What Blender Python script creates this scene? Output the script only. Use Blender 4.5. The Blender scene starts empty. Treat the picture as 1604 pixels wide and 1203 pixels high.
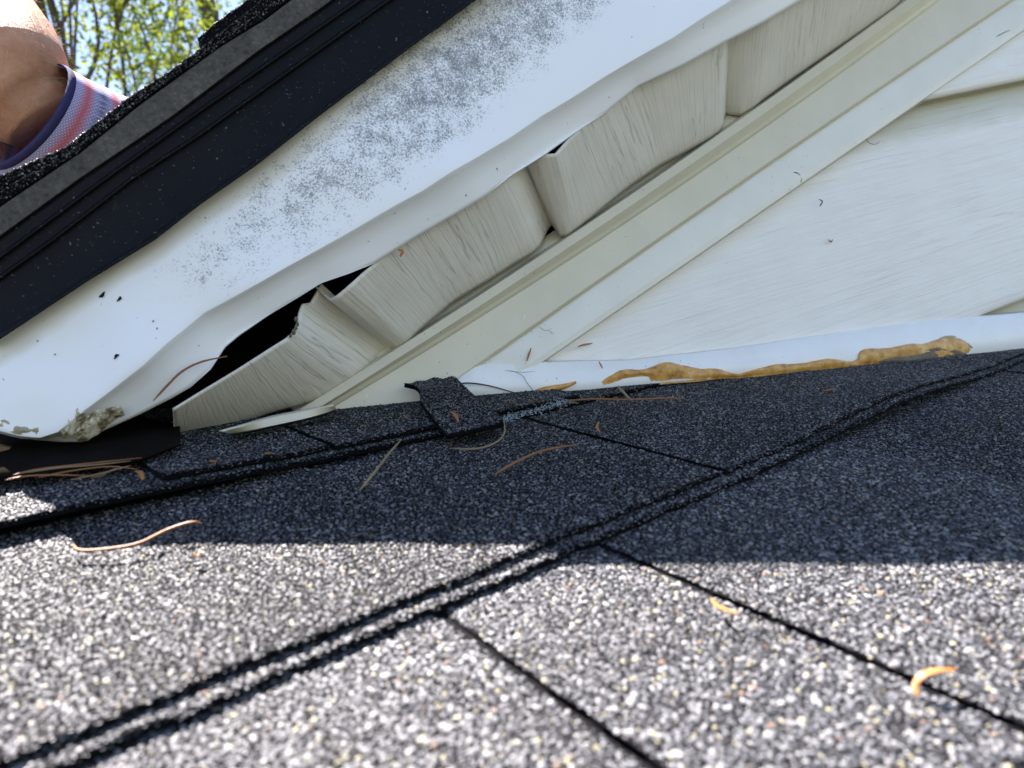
import bpy, math, random
import numpy as np
random.seed(7); rng = np.random.default_rng(7)
scene = bpy.context.scene
COL = scene.collection

# ------------------------------------------------------------------ survey frame
# The place was surveyed from the spot where the photographer held the phone, 11 cm above the lower roof.
# Sight frame: x right, y up, z forward (metres).  World: z up, y roughly towards the gable wall.
FPX, CX, CY, HH = 1060.0, 802.0, 601.5, 0.11
AL = math.atan(251/1060)
RN = np.array([0, math.cos(AL), -math.sin(AL)])            # normal of the lower roof
RF = np.array([0, math.sin(AL), math.cos(AL)])
AN = math.radians(39.8)
RV = -math.sin(AN)*np.array([1., 0, 0]) + math.cos(AN)*RF  # up the slope
RU = math.cos(AN)*np.array([1., 0, 0]) + math.sin(AN)*RF   # along the shingle courses
PITCH = math.radians(20)
UP = RV*math.sin(PITCH) + RN*math.cos(PITCH)
FLIP = np.array([1., 1, -1])
Zw = UP*FLIP
Yw = np.array([0, 0, -1.]); Yw = Yw - Yw.dot(Zw)*Zw; Yw /= np.linalg.norm(Yw)
Xw = np.cross(Yw, Zw)
MW = np.array([Xw, Yw, Zw])
CAM_LOC = np.array([0, 0, 3.4])
def W(p):                      # sight frame -> world
    p = np.asarray(p, float)*FLIP
    return p @ MW.T + CAM_LOC
def WD(d): return (np.asarray(d, float)*FLIP) @ MW.T
def ray(x, y): return np.array([(x-CX)/FPX, -(y-CY)/FPX, 1.])
def P(x, y, z): return ray(x, y)*z
def on_plane(x, y, pl, off=0.0):  # pl=(normal towards viewer, const)
    d = ray(x, y); return d*((pl[1]+off)/d.dot(pl[0]))
def roofuv(u, v, w): # point of the lower roof
    return RU*u + RV*v + RN*(w-HH)
def on_roof(x, y, w=0.0):
    d = ray(x, y); return d*(-(HH-w)/d.dot(RN))

# ------------------------------------------------------------------ camera
cam_d = bpy.data.cameras.new('camera'); cam = bpy.data.objects.new('camera', cam_d); COL.objects.link(cam)
from mathutils import Matrix, Vector
m = Matrix.Identity(4)
for i in range(3):
    m[i][0], m[i][1], m[i][2], m[i][3] = Xw[i]*0, 0, 0, CAM_LOC[i]
for i in range(3):
    for j in range(3):
        m[i][j] = MW[i][j]     # columns: camera x, y, z axes in the world
cam.matrix_world = m
cam_d.sensor_width = 36; cam_d.lens = FPX/1604*36
cam_d.clip_start = 0.005; cam_d.clip_end = 2000
cam_d.dof.use_dof = True; cam_d.dof.focus_distance = 0.40; cam_d.dof.aperture_fstop = 11
scene.camera = cam

# ------------------------------------------------------------------ sky, sun, exposure
shadow_pt = on_roof(800, 812)
SUN_Q = (370, -4, 0.385)       # the spot of the rake's top edge that throws its shadow there
S_sight = P(*SUN_Q) - shadow_pt
S = WD(S_sight); S /= np.linalg.norm(S)
elev = math.asin(S[2]); azim = math.atan2(S[0], S[1])
world = bpy.data.worlds.new("World"); scene.world = world; world.use_nodes = True
nt = world.node_tree; bg = nt.nodes['Background']
sky = nt.nodes.new('ShaderNodeTexSky'); sky.sky_type = 'NISHITA'; sky.sun_disc = False
sky.sun_elevation = elev; sky.sun_rotation = azim; sky.air_density = 1.0; sky.dust_density = 0.2; sky.ozone_density = 1.1
nt.links.new(sky.outputs[0], bg.inputs[0]); bg.inputs[1].default_value = 0.052
sun_d = bpy.data.lights.new('sun', 'SUN'); sun_d.energy = 5.0; sun_d.angle = math.radians(0.53); sun_d.color = (1, .985, .945)
sun = bpy.data.objects.new('sun', sun_d); COL.objects.link(sun)
sun.rotation_euler = Vector(S).to_track_quat('Z', 'Y').to_euler(); sun.location = (0, 0, 8)
scene.view_settings.view_transform = 'Standard'; scene.view_settings.look = 'None'
scene.view_settings.exposure = 2.78; scene.view_settings.use_white_balance = True; scene.view_settings.white_balance_temperature = 6800; scene.view_settings.white_balance_tint = 17; scene.view_settings.gamma = 1
scene.view_settings.use_curve_mapping = False
scene.cycles.max_bounces = 10; scene.cycles.diffuse_bounces = 6; scene.cycles.use_denoising = True

# ------------------------------------------------------------------ helpers
def tag(o, label=None, cat=None, group=None, kind=None):
    if label: o['label'] = label
    if cat: o['category'] = cat
    if group: o['group'] = group
    if kind: o['kind'] = kind
    return o
def empty(name, loc, **k):
    o = bpy.data.objects.new(name, None); COL.objects.link(o); o.location = loc; o.empty_display_size = .05
    o['origin'] = list(map(float, loc)); return tag(o, **k)
ORIG = {}
def obj(name, verts, faces, mat, parent=None, smooth=False, uv=None, sight=True, origin=None, mats=None, fmat=None, **k):
    """one mesh object; verts in the sight frame unless sight=False; uv: per-vertex (n,2)"""
    v = np.asarray(verts, float)
    if sight: v = W(v)
    o0 = v.mean(0) if origin is None else np.asarray(origin, float)
    me = bpy.data.meshes.new(name)
    v = v - o0
    if isinstance(faces, np.ndarray):
        nf, nc = faces.shape
        me.vertices.add(len(v)); me.vertices.foreach_set('co', v.astype(np.float32).ravel())
        me.loops.add(nf*nc); me.loops.foreach_set('vertex_index', faces.astype(np.int32).ravel())
        me.polygons.add(nf); me.polygons.foreach_set('loop_start', np.arange(0, nf*nc, nc, dtype=np.int32))
        me.polygons.foreach_set('loop_total', np.full(nf, nc, dtype=np.int32))
        me.update(calc_edges=True)
    else:
        me.from_pydata([tuple(a) for a in v], [], faces)
    if uv is not None:
        uv = np.asarray(uv, np.float32)
        l = me.uv_layers.new(name='uv')
        idx = np.zeros(len(me.loops), dtype=np.int32); me.loops.foreach_get('vertex_index', idx)
        l.data.foreach_set('uv', uv[idx].ravel())
    for mm in (mats or [mat]): me.materials.append(mm)
    if fmat is not None: me.polygons.foreach_set('material_index', np.asarray(fmat, dtype=np.int32))
    me.polygons.foreach_set('use_smooth', np.full(len(me.polygons), bool(smooth)))
    me.update()
    o = bpy.data.objects.new(name, me); COL.objects.link(o)
    ORIG[o.name] = o0
    if parent is not None:
        po = ORIG.get(parent.name, np.array(parent.location))
        o.parent = parent; o.location = tuple(o0-po)
    else:
        o.location = tuple(o0)
    return tag(o, **k)
def emp(name, p_sight, **k):
    o = empty(name, tuple(W(p_sight)), **k); ORIG[o.name] = W(p_sight); return o

def snoise(x, y=0.0, seed=0, scale=1.0):
    r = np.random.default_rng(seed); x = np.asarray(x, float)*scale; y = np.asarray(y, float)*scale
    s = 0
    for k in range(7):
        a, b, c = r.uniform(-1, 1, 2).tolist()+[r.uniform(0, 6.28)]
        fr = 1.0*1.7**k
        s = s + np.sin((a*x+b*y)*fr*6.28+c)/(1.5**k)
    return s/2.2
def grid_faces(nr, nc, off=0):
    i = np.arange(nr-1)[:, None]*nc; j = np.arange(nc-1)[None, :]
    a = (i+j).ravel()+off
    return np.stack([a, a+1, a+nc+1, a+nc], 1)
def tube_mesh(pts, rad, ns=8, cap=True):
    pts = np.asarray(pts, float); n = len(pts)
    rad = np.broadcast_to(np.asarray(rad, float), (n,))
    T = np.gradient(pts, axis=0); T /= np.linalg.norm(T, axis=1)[:, None]+1e-12
    ref = np.array([.3, .9, .2]); vs = []
    for i in range(n):
        a = np.cross(T[i], ref); a /= np.linalg.norm(a)+1e-12; b = np.cross(T[i], a)
        for k in range(ns):
            t = 2*math.pi*k/ns
            vs.append(pts[i]+rad[i]*(math.cos(t)*a+math.sin(t)*b))
    fs = []
    for i in range(n-1):
        for k in range(ns):
            fs.append((i*ns+k, i*ns+(k+1) % ns, (i+1)*ns+(k+1) % ns, (i+1)*ns+k))
    if cap: fs.append(tuple(range(ns))[::-1]); fs.append(tuple((n-1)*ns+k for k in range(ns)))
    return vs, fs
def crom(pts, n):
    pts = np.asarray(pts, float); q = np.vstack([2*pts[0]-pts[1], pts, 2*pts[-1]-pts[-2]])
    out = []
    for t in np.linspace(0, len(pts)-1-1e-9, n):
        i = int(t); a = t-i; p0, p1, p2, p3 = q[i:i+4]
        out.append(.5*((2*p1)+(-p0+p2)*a+(2*p0-5*p1+4*p2-p3)*a*a+(-p0+3*p1-3*p2+p3)*a**3))
    return np.array(out)
def box(o, a, b, c):          # corner + three edge vectors
    o, a, b, c = map(np.asarray, (o, a, b, c))
    v = [o, o+a, o+a+b, o+b, o+c, o+a+c, o+a+b+c, o+b+c]
    return v, [(0, 3, 2, 1), (4, 5, 6, 7), (0, 1, 5, 4), (1, 2, 6, 5), (2, 3, 7, 6), (3, 0, 4, 7)]

# ------------------------------------------------------------------ materials
class MT:
    def __init__(s, name):
        s.m = bpy.data.materials.new(name); s.m.use_nodes = True; s.t = s.m.node_tree
        s.b = s.t.nodes['Principled BSDF']; s.out = s.t.nodes['Material Output']
    def n(s, typ, **k):
        x = s.t.nodes.new('ShaderNode'+typ)
        for a, b in k.items():
            if a.startswith('i_'):
                kk = a[2:]
                x.inputs[int(kk) if kk.isdigit() else kk.replace('_', ' ')].default_value = b
            else: setattr(x, a, b)
        return x
    def l(s, a, b): s.t.links.new(a, b)
    def uvm(s, scale=(1, 1, 1), rot=0, loc=(0, 0, 0)):
        tc = s.n('TexCoord'); mp = s.n('Mapping'); mp.inputs['Scale'].default_value = scale
        mp.inputs['Rotation'].default_value = (0, 0, rot); mp.inputs['Location'].default_value = loc
        s.l(tc.outputs['UV'], mp.inputs[0]); return mp.outputs[0]
    def objm(s, scale=(1, 1, 1)):
        tc = s.n('TexCoord'); mp = s.n('Mapping'); mp.inputs['Scale'].default_value = scale
        s.l(tc.outputs['Object'], mp.inputs[0]); return mp.outputs[0]
    def noise(s, vec, scale, detail=4, rough=.55, dist=0):
        x = s.n('TexNoise'); x.inputs['Scale'].default_value = scale; x.inputs['Detail'].default_value = detail
        x.inputs['Roughness'].default_value = rough; x.inputs['Distortion'].default_value = dist
        s.l(vec, x.inputs['Vector']); return x.outputs[0]
    def ramp(s, fac, stops, interp='LINEAR'):
        x = s.n('ValToRGB'); cr = x.color_ramp; cr.interpolation = interp
        while len(cr.elements) < len(stops): cr.elements.new(.5)
        for e, (p, c) in zip(cr.elements, stops):
            e.position = p; e.color = (c, c, c, 1) if not hasattr(c, '__len__') else (*c, 1)
        s.l(fac, x.inputs[0]); return x.outputs[0]
    def math(s, op, a, b=None, c=None, clamp=False):
        x = s.n('Math'); x.operation = op; x.use_clamp = clamp
        for i, v in enumerate((a, b, c)):
            if v is None: continue
            if isinstance(v, (int, float)): x.inputs[i].default_value = v
            else: s.l(v, x.inputs[i])
        return x.outputs[0]
    def mix(s, fac, a, b):
        x = s.n('Mix'); x.data_type = 'RGBA'
        for i, v in ((0, fac), (6, a), (7, b)):
            if isinstance(v, (int, float)): x.inputs[i].default_value = v
            elif isinstance(v, tuple): x.inputs[i].default_value = (*v, 1)
            else: s.l(v, x.inputs[i])
        return x.outputs[2]
    def bump(s, h, strength=.3, dist=.001, prev=None):
        x = s.n('Bump'); x.inputs['Strength'].default_value = strength; x.inputs['Distance'].default_value = dist
        s.l(h, x.inputs['Height'])
        if prev is not None: s.l(prev, x.inputs['Normal'])
        return x.outputs[0]
    def fin(s, color=None, rough=.5, normal=None, spec=.5, metal=0):
        if color is not None:
            if isinstance(color, tuple): s.b.inputs['Base Color'].default_value = (*color, 1)
            else: s.l(color, s.b.inputs['Base Color'])
        if isinstance(rough, (int, float)): s.b.inputs['Roughness'].default_value = rough
        else: s.l(rough, s.b.inputs['Roughness'])
        s.b.inputs['Specular IOR Level'].default_value = spec; s.b.inputs['Metallic'].default_value = metal
        if normal is not None: s.l(normal, s.b.inputs['Normal'])
        return s.m

def granule_mat(name, stops):
    t = MT(name)
    g = t.n('NewGeometry')
    c = t.ramp(g.outputs['Random Per Island'], stops, 'CONSTANT')
    v = t.objm((1, 1, 1))
    big = t.ramp(t.noise(v, 18, 3), [(.3, .72), (.7, 1.2)])
    x = t.n('Mix'); x.data_type = 'RGBA'; x.blend_type = 'MULTIPLY'; x.inputs[0].default_value = 1
    t.l(c, x.inputs[6]); t.l(big, x.inputs[7])
    return t.fin(x.outputs[2], .62, spec=.45)
M_GRAN = granule_mat('granules', [(0, (.007, .007, .009)), (.24, (.020, .022, .027)), (.46, (.048, .051, .060)), (.64, (.095, .098, .107)),
                                  (.80, (.150, .152, .158)), (.91, (.225, .224, .219)), (.967, (.22, .20, .125)), (.991, (.14, .08, .05))])
def asphalt_mat():
    t = MT('asphalt_bed'); v = t.objm()
    c = t.ramp(t.noise(v, 900, 3), [(.35, (.0015, .0015, .002)), (.62, (.005, .005, .006)), (.8, (.02, .02, .021))])
    return t.fin(c, .95, t.bump(t.noise(v, 1200, 2), .8, .0008), spec=.1)
M_ASPH = asphalt_mat()
def farshingle_mat():
    t = MT('granulated_asphalt'); v = t.objm()
    vo = t.n('TexVoronoi'); vo.inputs['Scale'].default_value = 620; t.l(v, vo.inputs[0])
    sep = t.n('SeparateColor'); t.l(vo.outputs['Color'], sep.inputs[0])
    c = t.ramp(sep.outputs[0], [(0, (.010, .010, .013)), (.36, (.02, .021, .024)), (.6, (.04, .04, .045)), (.8, (.07, .07, .074)), (.95, (.12, .12, .118))], 'CONSTANT')
    return t.fin(c, .7, t.bump(vo.outputs['Distance'], .8, .001))
M_FARSH = farshingle_mat()

def vinyl_mat(name, base, line, grime, across=True, lines=.5, grime_on=True, sc=1.0, blotch=.25, lap_dirt_shade=None):
    """embossed vinyl. uv in metres: u along the rake / board, v across. grain runs along v (across=True) or along u"""
    t = MT(name)
    s = (1, .035, 1) if across else (.025, 1, 1)
    v = t.uvm(s)
    n1 = t.noise(v, 330*sc, 3, .6, .1)
    fine = t.ramp(n1, [(.36, 0), (.5, 1), (.64, 0)])
    s2 = (1, .05, 1) if across else (.035, 1, 1)
    n2 = t.noise(t.uvm(s2, loc=(3, 1, 0)), 75*sc, 4, .5, .15)
    # thin dirt-filled check lines follow the contours of a stretched noise
    d = t.math('ABSOLUTE', t.math('SUBTRACT', t.math('FRACT', t.math('MULTIPLY', n2, 7.0)), .5))
    ln = t.ramp(d, [(0, 1), (.03, .6), (.055, 0)])
    gate = t.ramp(t.noise(t.uvm((1, .4, 1) if across else (.4, 1, 1), loc=(9, 2, 0)), 21, 2), [(.36 if across else .46, 0), (.5 if across else .62, 1)])
    ln = t.math('MULTIPLY', ln, gate)
    SEP = t.n('SeparateXYZ'); t.l(t.uvm(), SEP.inputs[0])
    bl = t.ramp(t.noise(t.uvm(), 30, 5, .6), [(.3, 0), (.75, 1)])
    c = t.mix(t.math('MULTIPLY', bl, blotch), base, grime)
    c = t.mix(t.math('MULTIPLY', t.math('SUBTRACT', 1, fine), .10), c, line)
    c = t.mix(t.math('MULTIPLY', ln, lines), c, line)
    if lap_dirt_shade:  # olive band under each lap: dirt, with the lap's shadow painted in
        y0_, st_ = lap_dirt_shade
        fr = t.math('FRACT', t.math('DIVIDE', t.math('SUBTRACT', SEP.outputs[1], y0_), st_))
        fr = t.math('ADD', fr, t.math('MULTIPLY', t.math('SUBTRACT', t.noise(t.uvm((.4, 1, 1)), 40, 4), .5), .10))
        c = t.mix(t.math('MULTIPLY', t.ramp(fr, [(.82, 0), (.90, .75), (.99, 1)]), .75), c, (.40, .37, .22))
    sp = t.ramp(t.noise(t.uvm(), 700, 2, .5), [(.735, 0), (.76, 1)])
    c = t.mix(t.math('MULTIPLY', sp, .7), c, (.03, .025, .02))
    h = t.math('SUBTRACT', t.math('MULTIPLY', fine, .5), t.math('MULTIPLY', ln, .8))
    return t.fin(c, .42, t.bump(h, .5, .0006), spec=.4), t
M_SOFF, _t = vinyl_mat('soffit_vinyl', (.77, .73, .655), (.16, .145, .12), (.42, .385, .31), lines=.36)

def smooth_vinyl(name, base, grime, k=.35, rough=.38):
    t = MT(name); v = t.objm()
    bl = t.ramp(t.noise(v, 26, 6, .62), [(.35, 0), (.75, 1)])
    c = t.mix(t.math('MULTIPLY', bl, k), base, grime)
    sp = t.ramp(t.noise(v, 520, 2, .5), [(.71, 0), (.735, 1)])
    gate = t.ramp(t.noise(v, 35, 2), [(.45, 0), (.6, 1)])
    c = t.mix(t.math('MULTIPLY', t.math('MULTIPLY', sp, gate), .75), c, (.05, .045, .03))
    # hair scratches
    sc = t.n('Mapping'); tc = t.n('TexCoord'); t.l(tc.outputs['Object'], sc.inputs[0]); sc.inputs['Scale'].default_value = (1, .15, .6); sc.inputs['Rotation'].default_value = (.4, .7, .9)
    s2 = t.ramp(t.noise(sc.outputs[0], 420, 2, .5), [(.725, 0), (.74, 1)])
    c = t.mix(t.math('MULTIPLY', s2, .35), c, (.85, .85, .8))
    return t.fin(c, rough, t.bump(t.noise(v, 60, 3), .08, .002), spec=.45)
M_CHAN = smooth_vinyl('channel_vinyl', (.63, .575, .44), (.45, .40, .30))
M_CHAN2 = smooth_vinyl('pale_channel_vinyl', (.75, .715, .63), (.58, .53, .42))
M_TRIM = smooth_vinyl('trim_vinyl', (.82, .81, .78), (.62, .59, .50), k=.3)

def fascia_mat():
    t = MT('fascia_aluminium')       # uv: u metres along the rake, v 0 at the drip edge .. 1 at the fold .. 2 hem
    uv = t.uvm(); sep = t.n('SeparateXYZ'); t.l(uv, sep.inputs[0])
    o = t.objm()
    # mildew speckle: clusters inside a band
    clus = t.noise(o, 95, 5, .65)
    fine = t.noise(o, 950, 3, .8)
    u, v = sep.outputs[0], sep.outputs[1]
    # the band of mildew runs from mid-face at the bottom to the top of the face higher up the rake
    mid = t.math('SUBTRACT', .62, t.math('MULTIPLY', t.math('SUBTRACT', u, .08), 1.75))
    dist = t.math('ABSOLUTE', t.math('SUBTRACT', v, mid))
    band = t.ramp(dist, [(0, 1), (.30, .8), (.55, 0)])
    ulim = t.ramp(u, [(.05, 0), (.12, .6), (.24, 1)])
    band = t.math('MULTIPLY', band, ulim)
    thr = t.math('ADD', t.math('ADD', t.math('MULTIPLY', clus, .38), t.math('MULTIPLY', fine, .72)), t.math('MULTIPLY', band, .17))
    sp = t.ramp(thr, [(.655, 0), (.70, .55), (.78, 1)])
    film = t.math('MULTIPLY', t.math('MULTIPLY', band, t.ramp(clus, [(.45, 0), (.7, 1)])), .13)
    low = t.ramp(v, [(.96, 1), (1.0, 0)])
    sp = t.math('MULTIPLY', t.math('MULTIPLY', sp, low), t.ramp(band, [(0, .0), (.25, 1)]))
    few = t.ramp(t.noise(o, 330, 2, .5), [(.745, 0), (.77, 1)])
    base = t.mix(t.math('MULTIPLY', t.ramp(t.noise(o, 14, 4), [(.3, 0), (.8, 1)]), .25), (.84, .845, .86), (.74, .735, .72))
    # painted shade: olive band beneath the drip edge, darker cream on the hem
    top = t.math('MULTIPLY', t.ramp(t.math('ADD', v, t.math('MULTIPLY', t.math('SUBTRACT', t.noise(o, 22, 4), .5), .22)), [(0.0, 1), (.16, .8), (.25, 0)]), .75)
    hemf = t.ramp(v, [(1.0, 0), (1.12, 1)])
    c = t.mix(top, base, (.56, .51, .39))
    c = t.mix(t.math('MULTIPLY', hemf, t.ramp(t.noise(o, 45, 5), [(.25, .7), (.7, 1)])), c, (.53, .495, .42))
    c = t.mix(t.math('MULTIPLY', film, low), c, (.35, .35, .36))
    c = t.mix(t.math('MULTIPLY', sp, .82), c, t.ramp(t.noise(o, 300, 2), [(.35, (.05, .05, .052)), (.65, (.19, .185, .18))]))
    c = t.mix(t.math('MULTIPLY', few, .8), c, (.06, .05, .045))
    # smeared brown grime at the crushed lower corner of the hem
    cor = t.math('MULTIPLY', t.ramp(u, [(-.0, 0), (.012, 1), (.048, 1), (.075, 0)]), t.ramp(v, [(1.05, 0), (1.25, 1)]))
    cor = t.math('MULTIPLY', cor, t.ramp(t.noise(o, 120, 5, .7), [(.42, 0), (.56, 1)]))
    c = t.mix(t.math('MULTIPLY', cor, .9), c, (.19, .15, .09))
    return t.fin(c, .36, t.bump(t.noise(o, 40, 3), .12, .002), spec=.5)
M_FASC = fascia_mat()

def drip_mat():
    t = MT('black_drip_metal'); o = t.objm()
    sp = t.ramp(t.noise(o, 620, 2, .6), [(.69, 0), (.74, 1)])
    du = t.ramp(t.noise(o, 40, 5, .6), [(.3, 0), (.8, 1)])
    c = t.mix(t.math('MULTIPLY', du, .35), (.006, .006, .007), (.016, .015, .016))
    c = t.mix(t.math('MULTIPLY', sp, .7), c, (.20, .19, .17))
    sc_ = t.ramp(t.noise(t.objm((1, .3, 1)), 260, 3, .7), [(.62, 0), (.72, 1)])
    c = t.mix(t.math('MULTIPLY', sc_, .25), c, (.06, .058, .055))
    return t.fin(c, .40, t.bump(t.noise(o, 90, 4), .15, .001), spec=.09)
M_DRIP = drip_mat()
def felt_mat():
    t = MT('shingle_underside'); o = t.objm()
    n = t.noise(o, 420, 5, .75); b = t.noise(o, 60, 4)
    c = t.ramp(t.math('ADD', t.math('MULTIPLY', n, .7), t.math('MULTIPLY', b, .4)), [(.35, (.018, .017, .015)), (.58, (.075, .070, .060)), (.78, (.16, .15, .13))])
    return t.fin(c, .9, t.bump(n, .5, .0006))
M_FELT = felt_mat()
def flat_mat(name, c, rough=.6, var=.3, scale=60, spec=.4):
    t = MT(name); o = t.objm(); n = t.ramp(t.noise(o, scale, 4), [(.3, 0), (.7, 1)])
    return t.fin(t.mix(t.math('MULTIPLY', n, var), c, tuple(x*.45 for x in c)), rough, t.bump(t.noise(o, scale*3, 3), .3, .001), spec=spec)
M_DARKWOOD = flat_mat('old_sheathing', (.055, .045, .036), .9, .6)
M_CAVSHADE = flat_mat('cavity_shade_black', (.012, .010, .008), 1, .5, 60, 0)  # near-black puts the shade of the eave cavity into the colour
M_NEEDLE = flat_mat('dry_needle', (.26, .105, .035), .5, .5, 120)
M_STRAW = flat_mat('straw_needle', (.26, .19, .10), .6, .4, 120)
M_BRACT = flat_mat('orange_bract', (.40, .15, .035), .55, .45, 300)
M_DEBRIS = flat_mat('dark_debris', (.07, .05, .035), .8, .5, 300)
def seal_mat():
    t = MT('amber_sealant'); o = t.objm()
    n = t.noise(o, 130, 5, .65)
    c = t.ramp(n, [(.28, (.18, .075, .015)), (.40, (.45, .20, .04)), (.58, (.62, .33, .085)), (.74, (.66, .46, .20))])
    return t.fin(c, .35, t.bump(t.noise(o, 260, 4), .5, .0012), spec=.5)
M_SEAL = seal_mat()
M_SEALD = flat_mat('dirty_sealant', (.16, .12, .075), .6, .7, 200)
def mould_mat():
    t = MT('mouldy_caulk'); o = t.objm()
    c = t.ramp(t.noise(o, 190, 6, .7), [(.36, (.05, .04, .025)), (.46, (.20, .16, .09)), (.54, (.50, .45, .33)), (.66, (.66, .63, .54))])
    return t.fin(c, .6, t.bump(t.noise(o, 220, 4), .6, .001), spec=.3)
M_MOULD = mould_mat()
M_GRIME = flat_mat('grimy_caulk', (.42, .36, .22), .55, .75, 170)

# ------------------------------------------------------------------ main planes of the gable end
p1, p2 = on_roof(730, 622), on_roof(1604, 548)
Bd = (p2-p1)/np.linalg.norm(p2-p1)
NW = np.cross(UP, Bd); NW /= np.linalg.norm(NW)
if NW[2] > 0: NW = -NW
WALL = (NW, NW.dot(p1))
a_, b_ = P(0, 400, .305), P(1200, 20, .452)
NF = np.cross(UP, b_-a_); NF /= np.linalg.norm(NF)
if NF[2] > 0: NF = -NF
FASC = (NF, NF.dot(a_))
HB = Bd - Bd.dot(UP)*UP; HB /= np.linalg.norm(HB)      # horizontal along the wall
AX = np.array([.816, -.577])                            # rake direction in the survey image
def row(pts):
    """traced line -> function of the position s along the rake"""
    q = np.array(sorted(((x*AX[0]+y*AX[1]), x, y) for x, y in pts))
    def f(s):
        s = np.asarray(s, float)
        x = np.interp(s, q[:, 0], q[:, 1]); y = np.interp(s, q[:, 0], q[:, 2])
        for e, k in ((0, 1), (-1, -2)):
            d = s-q[e, 0]; mask = d < 0 if e == 0 else d > 0
            gx = (q[e, 1]-q[k, 1])/(q[e, 0]-q[k, 0]); gy = (q[e, 2]-q[k, 2])/(q[e, 0]-q[k, 0])
            x = np.where(mask, q[e, 1]+gx*d, x); y = np.where(mask, q[e, 2]+gy*d, y)
        return x, y
    return f
def sweep(rows, offs, plane, s, ext=0.0, wob=0.0, seed=0, cut=None):
    """rows swept along the rake on a plane; offs: distance in front of the plane. returns grid of points (rows, stations)"""
    G = []
    for k, (r, o) in enumerate(zip(rows, offs)):
        if plane is FASC:          # the overhang ends in a plumb cut just beyond the picture
            lo_, hi_ = -700., 300.
            for _ in range(30):
                m_ = (lo_+hi_)/2
                if r(np.array([m_]))[0][0] < (-15 if cut is None else cut[k]): lo_ = m_
                else: hi_ = m_
            x, y = r(np.maximum(s, lo_))
        else: x, y = r(s)
        oo = o + wob*snoise(s/260., k*.15, seed)
        L = [on_plane(a, b, plane, c) for a, b, c in zip(x, y, np.broadcast_to(oo, (len(s),)))]
        if ext > 0:
            d = L[-1]-L[-6]; d = d/np.linalg.norm(d)
            # beyond the surveyed stretch the profile simply runs on
            L += [L[-1]+d*e for e in np.linspace(.08, ext, 6)]
        G.append(L)
    return np.array(G)
def strip_obj(name, G, mat, parent, uvv=None, smooth=True, sharp=(), thick=0.0, **k):
    """G (rows, stations, 3). sharp: row indices whose edge stays crisp"""
    axis = G[0, -1]-G[0, 0]; axis = axis/np.linalg.norm(axis); nc = G.shape[1]; UVs = []
    for q in range(len(G)):
        uu = (G[q]-G[0, 0])@axis
        vv = np.full(nc, uvv[q]) if uvv is not None else (G[q]-G[0])@(np.cross(axis, NW))
        UVs.append(np.stack([uu, vv], 1))
    o = obj(name, G.reshape(-1, 3), grid_faces(len(G), nc), mat, parent, smooth=smooth, uv=np.vstack(UVs), **k)
    if sharp:
        me = o.data; ev = np.zeros(len(me.edges)*2, dtype=np.int32); me.edges.foreach_get('vertices', ev); ev = ev.reshape(-1, 2)
        ra_, rb_ = ev[:, 0]//nc, ev[:, 1]//nc
        at = me.attributes.new('sharp_edge', 'BOOLEAN', 'EDGE')
        at.data.foreach_set('value', (ra_ == rb_) & np.isin(ra_, list(sharp)))
    if thick:
        md = o.modifiers.new('thickness', 'SOLIDIFY'); md.thickness = thick; md.offset = 0
    return o

# ------------------------------------------------------------------ SETTING: ground
g = 60.0
obj('lawn', [(-400, -400, 0), (400, -400, 0), (400, 400, 0), (-400, 400, 0)], [(0, 1, 2, 3)],
    flat_mat('mown_grass', (.052, .060, .034), 1, .4, 2, 0), sight=False, kind='structure')

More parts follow.
